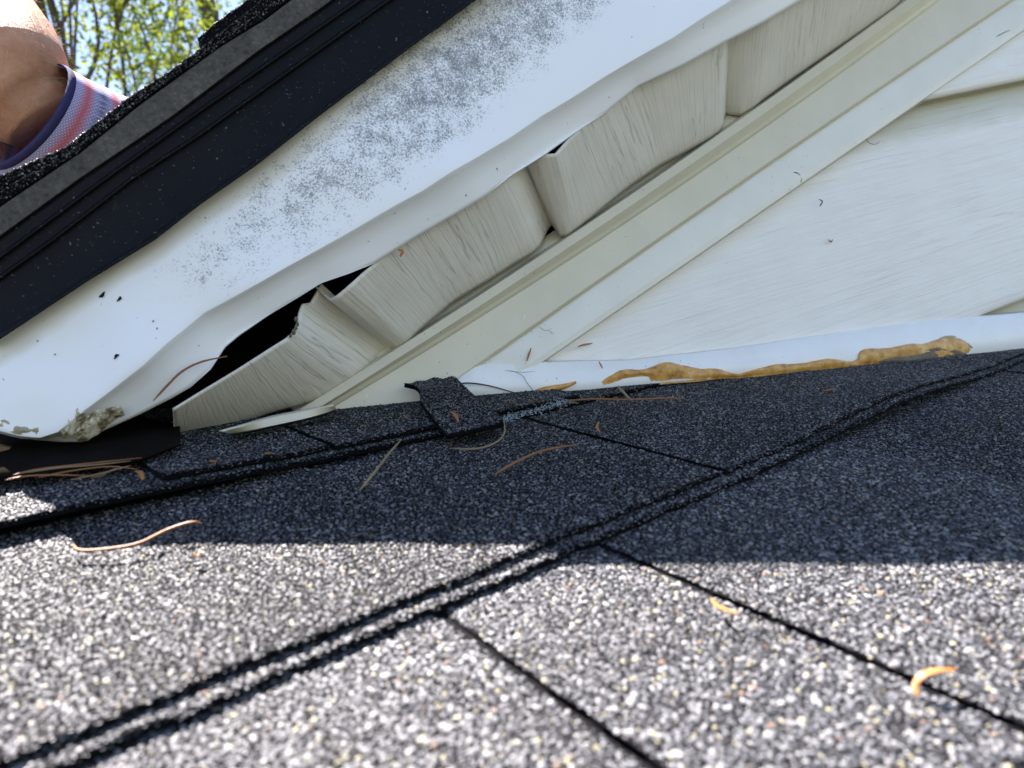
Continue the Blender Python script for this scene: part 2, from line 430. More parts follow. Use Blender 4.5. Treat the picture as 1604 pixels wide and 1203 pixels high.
# ------------------------------------------------------------------ SETTING: lower roof
EXPO = .132
roof = emp('lower_roof', roofuv(.2, .2, 0), kind='structure')
def frame_w(pts_uvw):
    a = np.asarray(pts_uvw, float)
    return a[:, :1]*RU + a[:, 1:2]*RV + (a[:, 2:3]-HH)*RN
def slope_w(v, v0): return .0048*(1-(v-v0)/EXPO)
def lift(u, v, v0):
    # this course has curled up a little towards the right
    if abs(v0-.154) < .01: return .0065*np.exp(-((u-.43)/.10)**2)*np.clip(1-(v-v0)/.09, 0, 1)
    if abs(v0-.288) < .01: return .0050*np.exp(-((u-.02)/.10)**2)*np.clip(1-(v-v0)/.06, 0, 1)
    return 0*u
def surf(u, v, v0, top, seed):
    return top*(1-(v-v0)/EXPO*.98) + lift(u, v, v0) + .00035*snoise(u*9, v*9, 11+seed)
def slab(u0, u1, v0, v1, course_v, top, thick, seed, nu=60, nv=24, jag=.0009, mat=None, name='shingle', **k):
    uu = np.linspace(u0, u1, nu); vv = np.linspace(0, 1, nv)
    U_, V_ = np.meshgrid(uu, vv)
    edge = v0 + jag*snoise(uu*60, 0, seed+3) + .0005*snoise(uu*300, 0, seed+4)
    V_ = edge[None, :]*(1-V_) + v1*V_
    jl = .0006*snoise(V_[:, 0]*140, 0, seed+5); jr = .0006*snoise(V_[:, 0]*140, 0, seed+6)
    t = (U_-u0)/(u1-u0)
    U2 = U_ + jl[:, None]*np.clip(1-t*nu/3, 0, 1) + jr[:, None]*np.clip(1-(1-t)*nu/3, 0, 1)
    T = surf(U2, V_, course_v, top, seed)
    B = T-thick
    top_pts = np.stack([U2, V_, T], -1).reshape(-1, 3); bot = np.stack([U2, V_, B], -1).reshape(-1, 3)
    n = nu*nv
    F = [grid_faces(nv, nu), grid_faces(nv, nu, n)[:, ::-1]]
    def wallq(ids): a = np.array(ids); return np.stack([a[:-1], a[:-1]+n, a[1:]+n, a[1:]], 1)
    F += [wallq(list(range(nu))), wallq([i*nu+nu-1 for i in range(nv)]), wallq([(nv-1)*nu+i for i in range(nu)][::-1]), wallq([i*nu for i in range(nv)][::-1])]
    o = obj(name, frame_w(np.vstack([top_pts, bot])), np.vstack(F), mat or M_ASPH, roof, **k)
    def S_(u, v): return surf(u, v, course_v, top, seed)
    return o, S_, (lambda u: np.interp(u, uu, edge))

OCT = np.array([(1, 0, 0), (0, 1, 0), (-1, 0, 0), (0, -1, 0), (0, 0, 1), (0, 0, -1)], float)
OCTF = np.array([(0, 1, 4), (1, 2, 4), (2, 3, 4), (3, 0, 4), (1, 0, 5), (2, 1, 5), (3, 2, 5), (0, 3, 5)])
ph = (1+5**.5)/2
ICO = np.array([(-1, ph, 0), (1, ph, 0), (-1, -ph, 0), (1, -ph, 0), (0, -1, ph), (0, 1, ph), (0, -1, -ph), (0, 1, -ph), (ph, 0, -1), (ph, 0, 1), (-ph, 0, -1), (-ph, 0, 1)])/1.9
ICOF = np.array([(0, 11, 5), (0, 5, 1), (0, 1, 7), (0, 7, 10), (0, 10, 11), (1, 5, 9), (5, 11, 4), (11, 10, 2), (10, 7, 6), (7, 1, 8), (3, 9, 4), (3, 4, 2), (3, 2, 6), (3, 6, 8), (3, 8, 9), (4, 9, 5), (2, 4, 11), (6, 2, 10), (8, 6, 7), (9, 8, 1)])
def granules(parent, pts, rad, shape='oct', mat=None, name='granules', flat=.5, label=None):
    """crushed stone chips pressed into the surface: pts (n,3) in roof coordinates"""
    T, F = (OCT, OCTF) if shape == 'oct' else (ICO, ICOF)
    n = len(pts)
    if n == 0: return
    q = rng.normal(size=(n, 4)); q /= np.linalg.norm(q, axis=1)[:, None]
    w, x, y, z = q.T
    R = np.stack([1-2*(y*y+z*z), 2*(x*y-z*w), 2*(x*z+y*w), 2*(x*y+z*w), 1-2*(x*x+z*z), 2*(y*z-x*w), 2*(x*z-y*w), 2*(y*z+x*w), 1-2*(x*x+y*y)], 1).reshape(n, 3, 3)
    sc = rng.uniform(.65, 1.25, (n, 1, 3))
    loc = T[None]*sc*rng.uniform(.8, 1.2, (n, len(T), 1))
    v = np.einsum('nij,nkj->nki', R, loc)*rad[:, None, None]
    v[..., 2] *= flat
    v = v + pts[:, None, :]
    Fc = (F[None]+(np.arange(n)*len(T))[:, None, None]).reshape(-1, 3)
    return obj(name, frame_w(v.reshape(-1, 3)), Fc, mat or M_GRAN, parent, kind='stuff')
def in_view(u, v):
    p = frame_w(np.stack([u, v, 0*u], 1))
    x = p[:, 0]/p[:, 2]*FPX+CX; y = -p[:, 1]/p[:, 2]*FPX+CY
    d = (p-p1)@NW                      # in front of the wall
    return (p[:, 2] > .05) & (x > -330) & (x < 1950) & (y < 1650) & (d > -.03)
def coat(parent, S_, edge, u0, u1, v1, shape, sp, big=.00078, front=None, keep=None, v0=None, mat=None):
    """cover a shingle face with granules; front: also down the cut edge by this depth"""
    if u1 <= u0 or u0 > .95: return
    vmin = float(min(edge(np.linspace(u0, u1, 50)))) if v0 is None else v0
    nu, nv = int((u1-u0)/sp), int((v1-vmin)/sp)
    U_, V_ = np.meshgrid(np.arange(nu), np.arange(nv))
    u = u0+(U_.ravel()+rng.uniform(0, 1, nu*nv))*sp; v = vmin+(V_.ravel()+rng.uniform(0, 1, nu*nv))*sp
    ok = in_view(u, v) & (v > edge(u)+.0002)
    if keep is not None: ok &= keep(u, v)
    u, v = u[ok], v[ok]
    r = big*(.45+.75*rng.random(len(u))**1.1)
    w = S_(u, v)+r*rng.uniform(-.15, .35, len(u))
    pts = [np.stack([u, v, w], 1)]; rr = [r]
    if front:
        nf = int((u1-u0)/sp*1.5*front/.0022)
        uf = rng.uniform(u0, u1, nf); vf = edge(uf); ok = in_view(uf, vf)
        uf, vf = uf[ok], vf[ok]; nf = len(uf)
        wf = S_(uf, vf)-front*.55*rng.random(nf)**1.4
        rf = big*rng.uniform(.35, .95, nf)
        pts.append(np.stack([uf, vf-rng.uniform(-.0003, .0007, nf), wf], 1)); rr.append(rf)
    granules(parent, np.vstack(pts), np.concatenate(rr), shape, mat)

# decking below everything (keeps light out of the joints, carries the courses)
vv, ff = box(roofuv(-1.6, -1.6, -.030), RU*3.4, RV*2.9, RN*.022)
obj('roof_deck', vv, ff, M_DARKWOOD, roof)
VA, VB = .154, .288
# ---- course under A (nearest): lower layer shows only in the joints
slab(-.35, 1.15, VA-EXPO-.006, VA+.03, VA-EXPO, .0010, .0018, 1, 200, 10, label='dark lower lamination seen in the joints of the nearest course')
for (u0, u1, sd) in ((-.30, .0950, 21), (.0973, .1620, 22), (.1647, .612, 23), (.6145, 1.1, 24)):
    o, S_, E_ = slab(u0, u1, VA-EXPO, VA+.035, VA-EXPO, .0052, .0026, sd, max(20, int((u1-u0)/.006)), 30)
    k = lambda u, v, a=u0, b=u1: (u > a+.0003) & (u < b-.0003)
    coat(o, S_, E_, u0, min(u1, .34), VA+.006, 'ico', .00106, .00078, front=.002, keep=k)
    if u1 > .34: coat(o, S_, E_, max(u0, .34), u1, VA+.006, 'oct', .00122, .00082, front=.002, keep=k)
# ---- course A
o, S_, E_ = slab(-.35, 1.15, VA-.0056, VB+.03, VA, .0030, .0026, 31, 240, 20, label='lower lamination standing out as a thin ledge below its course')
coat(o, S_, E_, -.1, .30, VA+.006, 'ico', .00106, .00072, front=.0022)
coat(o, S_, E_, .30, .9, VA+.006, 'oct', .0012, .00072, front=.0022)
for (u0, u1, sd) in ((-.30, .2460, 32), (.2495, 1.1, 33)):
    o, S_, E_ = slab(u0, u1, VA, VB+.035, VA, .0056, .0022, sd, int((u1-u0)/.006), 30, jag=.0008)
    coat(o, S_, E_, u0, u1, VB+.006, 'oct', .00116, .00078, front=.0024, keep=lambda u, v, a=u0, b=u1: (u > a+.0003) & (u < b-.0003))
# ---- course B
o, S_, E_ = slab(-.35, .9, VB-.0035, VB+.30, VB, .0030, .0026, 41, 200, 30)
coat(o, S_, E_, -.1, .8, VB+.16, 'oct', .00122, .00075, front=.002)
for (u0, u1, vb, sd) in ((-.30, -.012, VB, 43), (.0565, .1290, VB+.002, 44), (.1315, .2960, VB+.001, 45)):
    o, S_, E_ = slab(u0, u1, vb, VB+.16, VB, .0064, .0026, sd, int((u1-u0)/.004), 40, jag=.0012)
    coat(o, S_, E_, u0, u1, VB+.15, 'oct', .00122, .00075, front=.0024, keep=lambda u, v, a=u0, b=u1: (u > a+.0003) & (u < b-.0003))
# ---- plain courses towards the eave and further up beside the wall
for k in range(1, 9):
    v0 = VA-EXPO*(k+1)
    for j in range(3):
        u0 = -1.5+j*1.05+(k % 2)*.13
        slab(u0, u0+1.046, v0, v0+EXPO+.01, v0, .0052, .005, 60+k*3+j, 30, 4, mat=M_FARSH)
for k in range(1, 4):
    v0 = VB+EXPO*k
    slab(-1.2, .1, v0, v0+EXPO+.02, v0, .0052, .005, 90+k, 30, 4, mat=M_FARSH)

# ---- torn shingle flap against the channel
flap_px = [(650, 640), (700, 683), (790, 664), (757, 632), (716, 598), (690, 592), (638, 603)]
def flap():
    # grid between left edge (638,603)-(700,683) and right edge (716,598)-(790,664)
    L = crom([(634, 604), (656, 612), (660, 634), (680, 660), (702, 684)], 14)+np.stack([2.2*snoise(np.arange(14)/5., 0, 61), 1.2*snoise(np.arange(14)/5., 0, 62)], 1); R = crom([(712, 592), (745, 624), (792, 664)], 14)
    n = 18; pts = []
    for i in range(14):
        h = .0075*(1-i/13)**1.5+.0085
        for j in range(n):
            a = j/(n-1); q = L[i]*(1-a)+R[i]*a
            if i == 0: q = q+np.array([0, 1.5*math.sin(j*1.1)+1.2*math.sin(j*.5)])
            pts.append(on_roof(q[0], q[1], h+.0009*float(snoise(i/14., j/18., 4))))
    pts = np.array(pts)
    o = obj('shingle', pts, grid_faces(14, n), M_ASPH, roof, smooth=True, label='small torn flap of shingle bent up against the channel')
    md = o.modifiers.new('thickness', 'SOLIDIFY'); md.thickness = .0026; md.offset = 0
    # granules on it
    G = pts.reshape(14, n, 3); N = 3600
    a = rng.uniform(0, 12.99, N); b = rng.uniform(0, n-1.01, N); i = a.astype(int); j = b.astype(int); fa = (a-i)[:, None]; fb = (b-j)[:, None]
    q = G[i, j]*(1-fa)*(1-fb)+G[i+1, j]*fa*(1-fb)+G[i, j+1]*(1-fa)*fb+G[i+1, j+1]*fa*fb
    uvw = np.stack([q@RU, q@RV, q@RN+HH+.0013], 1)
    granules(o, uvw, .0008*rng.uniform(.4, 1, N))
flap()
# ---- pale blue chalk mark across the granules
def chalk():
    c = crom([(786, 657), (800, 654), (825, 646), (850, 640), (872, 632), (884, 629)], 60)
    N = 420; i = rng.integers(0, 60, N); q = c[i]+rng.normal(size=(N, 2))*np.array([6, 2.6])
    pts = np.array([on_roof(x, y, .0078) for x, y in q]); uvw = np.stack([pts@RU, pts@RV, pts@RN+HH], 1)
    granules(roof, uvw, .0006*rng.uniform(.4, 1.1, N), mat=flat_mat('blue_chalk', (.27, .33, .34), .9, .4, 300), name='chalk_mark')
chalk()

# ------------------------------------------------------------------ gable wall
wall = emp('gable_wall', p1, label='cream vinyl sided gable wall rising from the grey shingles', cat='wall')
c0 = row([(440, 664), (475, 639), (587, 568), (681, 509), (900, 369), (1112, 219), (1300, 87), (1427, 0)])
c0b = row([(462, 668), (492, 645), (589, 580), (690, 518), (902, 382), (1124, 228), (1302, 102), (1445, 0)])
c1 = row([(505, 648), (587, 594), (712, 519), (900, 397), (1144, 237), (1301, 123), (1466, 0)])
c2 = row([(640, 648), (709, 598), (900, 469), (1034, 375), (1159, 281), (1301, 194), (1582, 0)])
c3 = row([(780, 611), (847, 567), (900, 531), (1080, 410), (1125, 374), (1301, 255), (1414, 176), (1604, 47)])
def fit(r, lo, hi, deg=2):
    ss = np.linspace(lo, hi, 40); x, y = r(ss); px, py = np.polyfit(ss/1000, x, deg), np.polyfit(ss/1000, y, deg)
    return lambda s: (np.polyval(px, np.asarray(s)/1000), np.polyval(py, np.asarray(s)/1000))
c0, c0b, c1 = fit(c0, 20, 1160), fit(c0b, 20, 1160), fit(c1, 60, 1190)
c2, c3 = fit(c2, 180, 1280), fit(c3, 300, 1270)
def shift(r, dx, dy):
    return lambda s: tuple(a+b for a, b in zip(r(s), (dx, dy)))
s_ch = np.linspace(0, 1420, 90)
def chan_s(lo): return np.linspace(lo, 1420, 90)
G = sweep([shift(c0, -14, -16), shift(c0, -3, -4), c0, c0b, shift(c1, -3, -4), c1, shift(c1, 2, 3), shift(c2, -2, -2), c2, shift(c2, 3, 3)],
          [.002, .004, .0165, .0190, .0150, .0138, .0122, .0135, .0125, .006], WALL, chan_s(4), ext=1.6)
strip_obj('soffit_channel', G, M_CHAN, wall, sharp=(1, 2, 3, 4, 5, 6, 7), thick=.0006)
G = sweep([shift(c2, -12, -12), shift(c2, 2, 2), shift(c2, 6, 8), shift(c3, -5, -6), c3, shift(c3, 3, 2)],
          [.007, .0095, .0115, .0130, .0125, .001], WALL, chan_s(180), ext=1.6)
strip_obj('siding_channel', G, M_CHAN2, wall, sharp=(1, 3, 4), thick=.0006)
# siding boards: two lap lines surveyed, the same spacing carries on
q1 = on_plane(1377, 208, WALL); q2 = on_plane(1604, 128, WALL); q3 = on_plane(1450, 503, WALL); q4 = on_plane(1604, 467, WALL)
hd = (q2-q1)/np.linalg.norm(q2-q1)+(q4-q3)/np.linalg.norm(q4-q3); hd /= np.linalg.norm(hd)
vd = np.cross(hd, NW); vd /= np.linalg.norm(vd)
if vd.dot(UP) < 0: vd = -vd
y1, y3 = (q2-p1)@vd, (q4-p1)@vd
step = y1-y3
M_SIDE, _t = vinyl_mat('siding_vinyl', (.83, .79, .735), (.30, .29, .26), (.64, .60, .51), across=False, lines=.16, sc=.8, blotch=.22, lap_dirt_shade=(float(y3), float(step)))
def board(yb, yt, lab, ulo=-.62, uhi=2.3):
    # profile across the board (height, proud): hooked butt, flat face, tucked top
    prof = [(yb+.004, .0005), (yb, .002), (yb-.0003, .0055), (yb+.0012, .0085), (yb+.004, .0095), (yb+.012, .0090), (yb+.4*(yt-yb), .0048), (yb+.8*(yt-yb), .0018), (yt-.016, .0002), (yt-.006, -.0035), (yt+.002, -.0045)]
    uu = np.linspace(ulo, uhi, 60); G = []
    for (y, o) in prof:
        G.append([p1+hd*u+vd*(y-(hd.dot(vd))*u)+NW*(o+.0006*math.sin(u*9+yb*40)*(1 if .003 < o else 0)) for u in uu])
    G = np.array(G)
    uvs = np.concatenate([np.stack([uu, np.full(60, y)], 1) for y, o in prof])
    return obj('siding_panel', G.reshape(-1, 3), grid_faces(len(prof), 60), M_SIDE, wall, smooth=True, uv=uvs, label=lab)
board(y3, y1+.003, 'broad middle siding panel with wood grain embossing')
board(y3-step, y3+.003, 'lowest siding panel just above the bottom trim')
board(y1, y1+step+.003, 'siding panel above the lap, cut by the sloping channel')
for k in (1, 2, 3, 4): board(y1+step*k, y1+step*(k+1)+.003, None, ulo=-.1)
def clip_under_roof(o):
    # the wall stops at the underside of the upper roof
    import bmesh
    a = on_plane(125, 281, FASC, -.004); d = on_plane(500, 16, FASC, -.004)-a
    nn = np.cross(d, -NW); nn /= np.linalg.norm(nn)
    if nn.dot(UP) < 0: nn = -nn
    a = a-nn*.018
    bm = bmesh.new(); bm.from_mesh(o.data); off = ORIG[o.name]
    bmesh.ops.bisect_plane(bm, geom=bm.verts[:]+bm.edges[:]+bm.faces[:], plane_co=Vector(W(a)-off), plane_no=Vector(WD(nn)), clear_outer=True)
    bm.to_mesh(o.data); bm.free()
def clip_in_channel(o):
    # boards end inside the sloping channel
    import bmesh
    sa, sb = 300., 1200.
    a = on_plane(*[float(q) for q in c1(sa)], WALL, .008); b = on_plane(*[float(q) for q in c1(sb)], WALL, .008)
    nn = np.cross(b-a, NW); nn /= np.linalg.norm(nn)
    if nn.dot(UP) < 0: nn = -nn
    bm = bmesh.new(); bm.from_mesh(o.data); off = ORIG[o.name]
    bmesh.ops.bisect_plane(bm, geom=bm.verts[:]+bm.edges[:]+bm.faces[:], plane_co=Vector(W(a)-off), plane_no=Vector(WD(nn)), clear_outer=True)
    bm.to_mesh(o.data); bm.free()
for o in list(wall.children):
    if o.name.startswith('siding_panel'): clip_in_channel(o)
# bottom trim on the shingles
tt = row([(711, 599), (742, 573), (760, 570), (847, 567), (982, 565), (1151, 545), (1320, 519), (1433, 503), (1604, 488)])
tb = row([(711, 603), (734, 622), (925, 612), (1151, 590), (1421, 571), (1604, 549)])
AXt = np.array([1., 0])
def rowx(pts):
    q = np.array(pts, float)
    def f(s):
        y = np.interp(s, q[:, 0], q[:, 1]); gx = (q[-1, 1]-q[-2, 1])/(q[-1, 0]-q[-2, 0])
        return s, np.where(s > q[-1, 0], q[-1, 1]+gx*(s-q[-1, 0]), y)
    return f
def lerp_row(a, b, t): return lambda s: tuple(p*(1-t)+q*t for p, q in zip(a(s), b(s)))
T0 = rowx([(711, 599), (742, 573), (760, 569), (847, 566), (982, 564), (1151, 545), (1320, 519), (1433, 503), (1604, 488)])
T1 = rowx([(711, 603), (734, 622), (925, 612), (1151, 591), (1421, 572), (1604, 549)])
s_t = np.concatenate([np.linspace(711, 760, 12), np.linspace(770, 1650, 70)])
G = sweep([T0, lerp_row(T0, T1, .06), lerp_row(T0, T1, .38), lerp_row(T0, T1, .48), lerp_row(T0, T1, .93), T1, lerp_row(T0, T1, 1.03)],
          [.006, .0125, .0135, .0160, .0170, .0150, .004], WALL, s_t, ext=1.7, wob=.0004, seed=5)
strip_obj('bottom_trim', G, M_TRIM, wall, thick=.0007, label='white bottom trim along the shingles')
# split lip at the near end of the trim
pts = crom([on_plane(x, y, WALL, .0185) for x, y in ((713, 602), (735, 600), (765, 604), (795, 612), (812, 617))], 24)
vv, ff = tube_mesh(pts, np.linspace(.0006, .0003, 24), 6); obj('split_edge', vv, ff, M_DEBRIS, wall)
# channel foot lying on the shingles
A_ = crom([(343, 675), (380, 665), (421, 653), (470, 643), (503, 637), (522, 634)], 30)
B_ = crom([(372, 680), (400, 678), (440, 672), (480, 663), (512, 652), (530, 643)], 30)
B_ = B_*.62+A_*.38
G = np.array([[on_roof(x, y, .0135) for x, y in A_], [on_roof(x, y, .0130) for x, y in A_*.75+B_*.25], [on_roof(x, y, .0100) for x, y in B_], [on_roof(x, y+4, .005) for x, y in B_]])
strip_obj('channel_foot', G, M_CHAN, wall, sharp=(1, 2), thick=.0006, label='flattened end of the channel lying on the shingles')
# sheathing that closes the wall behind the soffit
q = [p1+HB*a+UP*b-NW*.012 for a, b in ((-.75, -.35), (2.4, -.35), (2.4, 1.9), (-.75, 1.9))]
vv, ff = box(q[0], q[1]-q[0], q[3]-q[0], -NW*.03); clip_under_roof(obj('sheathing', vv, ff, M_CAVSHADE, wall))
# sealant bead smeared over the lower half of the trim
su = [(942, 598), (958, 587), (976, 579), (1010, 577), (1044, 568), (1070, 573), (1095, 576), (1125, 577), (1157, 585), (1190, 576), (1224, 570), (1262, 567), (1298, 561), (1330, 566), (1343, 562), (1350, 548), (1390, 543), (1430, 538), (1455, 535), (1489, 527), (1512, 533), (1520, 545)]
sl = [(946, 603), (960, 600), (980, 592), (1014, 590), (1024, 602), (1060, 600), (1095, 597), (1125, 594), (1157, 592), (1190, 590), (1224, 587), (1262, 583), (1298, 581), (1330, 579), (1343, 578), (1356, 577), (1390, 574), (1430, 570), (1455, 568), (1489, 566), (1506, 563), (1518, 556)]
su, sl = crom(su, 130), crom(sl, 130)
kk = np.arange(130)
su[:, 1] += 1.5*snoise(kk/22., 0, 31)+.9*snoise(kk/6., 0, 32); su[:, 0] += 1.0*snoise(kk/9., 0, 33); sl[:, 1] += .8*snoise(kk/12., 0, 34); R_ = 9; G = []
for i in range(R_):
    t = i/(R_-1); rw = []
    for k in range(130):
        q = su[k]*(1-t)+sl[k]*t; e = math.sin(math.pi*min(max(k/129, .0), 1))**.35
        off = .0172+(.0014*math.sin(math.pi*min(1, t*1.15+.04))**.6+.0008*float(snoise(k/14., t*1.3, 77)))*e
        if i == 0: off = .0158
        rw.append(on_plane(q[0], q[1], WALL, off))
    G.append(rw)
strip_obj('sealant_bead', np.array(G), M_SEAL, wall, label='amber sealant smeared along the bottom trim')
def smear(up_, lo_, o0, h, mat, lab, seed, n=46, R_=9, plane=None, parent=None, name='old_caulk', jit=1.0):
    a, b = crom(up_, n), crom(lo_, n); G = []
    for i in range(R_):
        t = i/(R_-1); rw = []
        for k in range(n):
            q = a[k]*(1-t)+b[k]*t; e = math.sin(math.pi*k/(n-1))**.4*math.sin(math.pi*t)**.5
            rw.append(on_plane(q[0]+jit*1.6*float(snoise(k/16., t*1.1, seed+1)), q[1]+jit*1.3*float(snoise(k/14., t*1.1, seed+2)), plane, o0(t)-.0008+e*(h+h*.7*float(snoise(k/15., t*1.2, seed)))))
        G.append(rw)
    strip_obj(name, np.array(G), mat, parent, label=lab)
smear([(1346, 566), (1375, 560), (1410, 553), (1445, 548), (1478, 541), (1502, 544), (1516, 552)], [(1352, 576), (1385, 575), (1415, 571), (1450, 568), (1480, 566), (1504, 565), (1517, 560)], lambda t: .0172, .0022, M_SEALD, 'dark brown torn crust at the far end of the sealant', 12, plane=WALL, parent=wall, name='sealant_bead', jit=1.6)
smear([(1470, 530), (1490, 525), (1510, 532), (1528, 543), (1560, 548)], [(1476, 540), (1496, 540), (1514, 548), (1530, 553), (1560, 552)], lambda t: .0170, .0008, M_GRIME, 'yellow residue feathering out past the sealant', 15, plane=WALL, parent=wall, name='sealant_bead')
pts = crom([on_plane(x, y, WALL, .0178) for x, y in ((826, 619), (850, 611), (880, 606), (902, 599))], 24)
vv, ff = tube_mesh(pts, np.array([.0008+.0012*math.sin(math.pi*i/23) for i in range(24)]), 7); obj('sealant_bead', vv, ff, M_SEAL, wall, smooth=True, label='thin separate streak of sealant')

# ------------------------------------------------------------------ soffit
soff = emp('rake_soffit', P(700, 420, .42), label='grooved cream vinyl soffit hanging loose beneath the sloping fascia', cat='soffit')
NEAR_OFF, FAR_OFF = -.016, .0145
def panel(cols, lab, hidden_from=None, hidden_to=None):
    cols = [tuple(map(float, c)) for c in cols]
    c = np.array([[a, b, c_, d, e] for a, b, c_, d, e in cols])
    # arc-length resample, gentle smoothing so that the folds are rounded
    n = 120; q = np.stack([np.interp(np.linspace(0, len(c)-1, n), np.arange(len(c)), c[:, k]) for k in range(5)], 1)
    ker = np.array([.25, .5, .25])
    for _ in range(1):
        qq = q.copy()
        for k in range(5): qq[1:-1, k] = np.convolve(q[:, k], ker, 'valid')
        q = qq
    m_ = 26; G = []
    lens = [0]
    nearP = []; farP = []
    for i in range(n):
        x0, y0, x1, y1_, dz = q[i]
        f = i/(n-1)*(len(c)-1)
        ext = 0
        if hidden_from is not None: ext = np.clip((f-hidden_from)*.6, 0, 1)
        if hidden_to is not None: ext = min(ext, np.clip((hidden_to-f)*.6, 0, 1))
        x0 -= (x1-x0)*.14*ext; y0 -= (y1_-y0)*.14*ext
        a = on_plane(x0, y0, FASC, NEAR_OFF+.0); b = on_plane(x1, y1_, WALL, FAR_OFF)
        a = a*(1+dz/a[2]); b = b*(1+dz/b[2])
        nearP.append(a); farP.append(b)
    nearP = np.array(nearP); farP = np.array(farP)
    L = np.concatenate([[0], np.cumsum(np.linalg.norm(np.diff((nearP+farP)/2, axis=0), axis=1))])
    V, UV = [], []
    tl = np.linspace(0, 1, m_); 
    for j in range(m_):
        t = tl[j]
        for i in range(n):
            p = nearP[i]*(1-t)+farP[i]*t
            # the face rolls away at the wall end
            if t > .86: p = p*(1+.006*((t-.86)/.14)**2)
            V.append(p); UV.append((L[i]+.0011*snoise(t*.35+len(cols), 0, 9), t*np.linalg.norm(farP[i]-nearP[i])))
    o = obj('soffit_panel', V, grid_faces(m_, n), M_SOFF, soff, smooth=True, uv=UV, label=lab)
    md = o.modifiers.new('thickness', 'SOLIDIFY'); md.thickness = .0011; md.offset = 0
    return o
G_ = .013
panel([(271, 641, 274, 697, 0), (318, 612, 343, 675, 0), (374, 578, 421, 648, 0), (425, 545, 500, 625, 0), (446, 532, 532, 606, 0), (459, 521, 552, 594, .001), (466, 506, 566, 584, .003),
       (468, 490, 577, 575, .006), (473, 476, 588, 565, .009), (486, 474, 600, 556, G_), (495, 458, 609, 549, G_), (503, 444, 616, 547, G_)], 'lowest soffit panel, its cut end standing open')
panel([(492, 446, 612, 551, G_), (505, 460, 616, 548, .012), (516, 468, 619, 546, .008), (527, 464, 624, 544, .003), (545, 449, 637, 536, 0), (570, 426, 652, 521, 0), (587, 412, 672, 503, 0), (650, 373, 712, 470, 0), (712, 337, 762, 440, 0), (762, 306, 805, 413, 0),
       (788, 288, 834, 396, 0), (799, 281, 844, 386, .0015), (807, 276, 851, 372, .005), (817, 266, 859, 357, .010), (828, 258, 867, 350, G_), (834, 254, 872, 347, G_)], 'second soffit panel with wavy dark grain lines', hidden_from=6.0)
panel([(826, 258, 864, 351, G_), (832, 254, 871, 360, .009), (842, 248, 879, 370, .004), (854, 242, 889, 368, .001), (870, 241, 900, 360, 0), (886, 222, 922, 343, 0), (903, 206, 950, 320, 0), (950, 175, 990, 288, 0), (997, 137, 1035, 258, 0), (1069, 103, 1078, 235, 0),
       (1110, 80, 1112, 216, 0), (1128, 70, 1126, 206, .0005), (1136, 65, 1132, 196, .003), (1138, 63, 1133, 186, .010), (1142, 62, 1136, 180, G_)], 'third soffit panel beneath the dented stretch of hem', hidden_from=6.0)
panel([(1134, 66, 1132, 176, G_), (1146, 60, 1140, 178, .010), (1168, 49, 1160, 181, .006), (1190, 39, 1178, 170, .002), (1204, 32, 1192, 158, 0), (1250, 3, 1237, 125, 0), (1330, -50, 1301, 81, 0), (1400, -95, 1355, 44, 0),
       (1450, -130, 1396, 15, 0), (1462, -138, 1406, 6, .004), (1475, -146, 1416, -4, G_)], 'uppermost soffit panel at the top of the picture', hidden_from=-2)
panel([(1470, -142, 1412, 0, G_), (1490, -156, 1425, -12, .004), (1510, -170, 1440, -22, 0), (1700, -300, 1600, -135, 0), (1720, -312, 1612, -145, G_)], None, hidden_from=-2)
# rough caulk rim where the first panel was cut
for k, (x, y) in enumerate(((464, 500), (466, 508), (464, 514), (460, 520), (455, 526))):
    c = on_plane(x, y, FASC, NEAR_OFF+.0008)
    vv = ICO*np.array([.0011, .0016, .0009])*rng.uniform(.7, 1.2)+c
    obj('crusted_rim', vv, ICOF, M_SEALD, soff)

# ------------------------------------------------------------------ fascia
fas = emp('rake_fascia', P(300, 430, .32), label='dented white aluminium fascia with grey mildew speckles below black drip edge', cat='fascia')
r5 = row([(-60, 573), (0, 531), (131, 444), (243, 375), (312, 321), (405, 256), (500, 181), (640, 76), (745, 0)])
fold = row([(-120, 668), (-60, 672), (0, 674), (31, 682), (62, 685), (90, 676), (134, 640), (168, 615), (224, 574), (268, 531), (318, 487), (355, 468), (405, 442), (450, 416), (509, 383), (560, 355), (618, 323), (662, 300), (720, 263), (800, 213), (850, 178), (903, 147), (950, 118), (1000, 90), (1050, 62), (1100, 28), (1145, 0)])
hem = row([(-120, 672), (-60, 676), (0, 678), (31, 686), (66, 689), (100, 692), (130, 692), (162, 674), (218, 649), (268, 624), (299, 606), (330, 578), (352, 543), (374, 525), (421, 493), (468, 465), (503, 443), (547, 428), (587, 412), (650, 373), (712, 337), (762, 306), (800, 275), (853, 242), (903, 206), (950, 175), (997, 137), (1069, 103), (1137, 65), (1194, 36), (1250, 3), (1262, -4)])
s_f = np.linspace(-560, 1060, 240)
R = [shift(r5, -10, -14), r5]; O = [.0, .0]; UVV = [-.05, 0.]
for t in (.12, .25, .4, .55, .7, .82, .92, .97): R.append(lerp_row(r5, fold, t)); O.append(.0); UVV.append(t)
R += [lerp_row(r5, fold, 1.0), lerp_row(fold, hem, .06), lerp_row(fold, hem, .2), lerp_row(fold, hem, .55), lerp_row(fold, hem, .9), hem]
O += [-.0003, -.0016, -.0055, -.0095, -.0135, -.0145]; UVV += [1.0, 1.06, 1.2, 1.5, 1.8, 1.9]
G = sweep(R, O, FASC, s_f, ext=1.1, cut=[-15]*6+[-45, -75, -95, -110]+[-115]*6)  # lower rows run on out of view, a tail added to block the sun
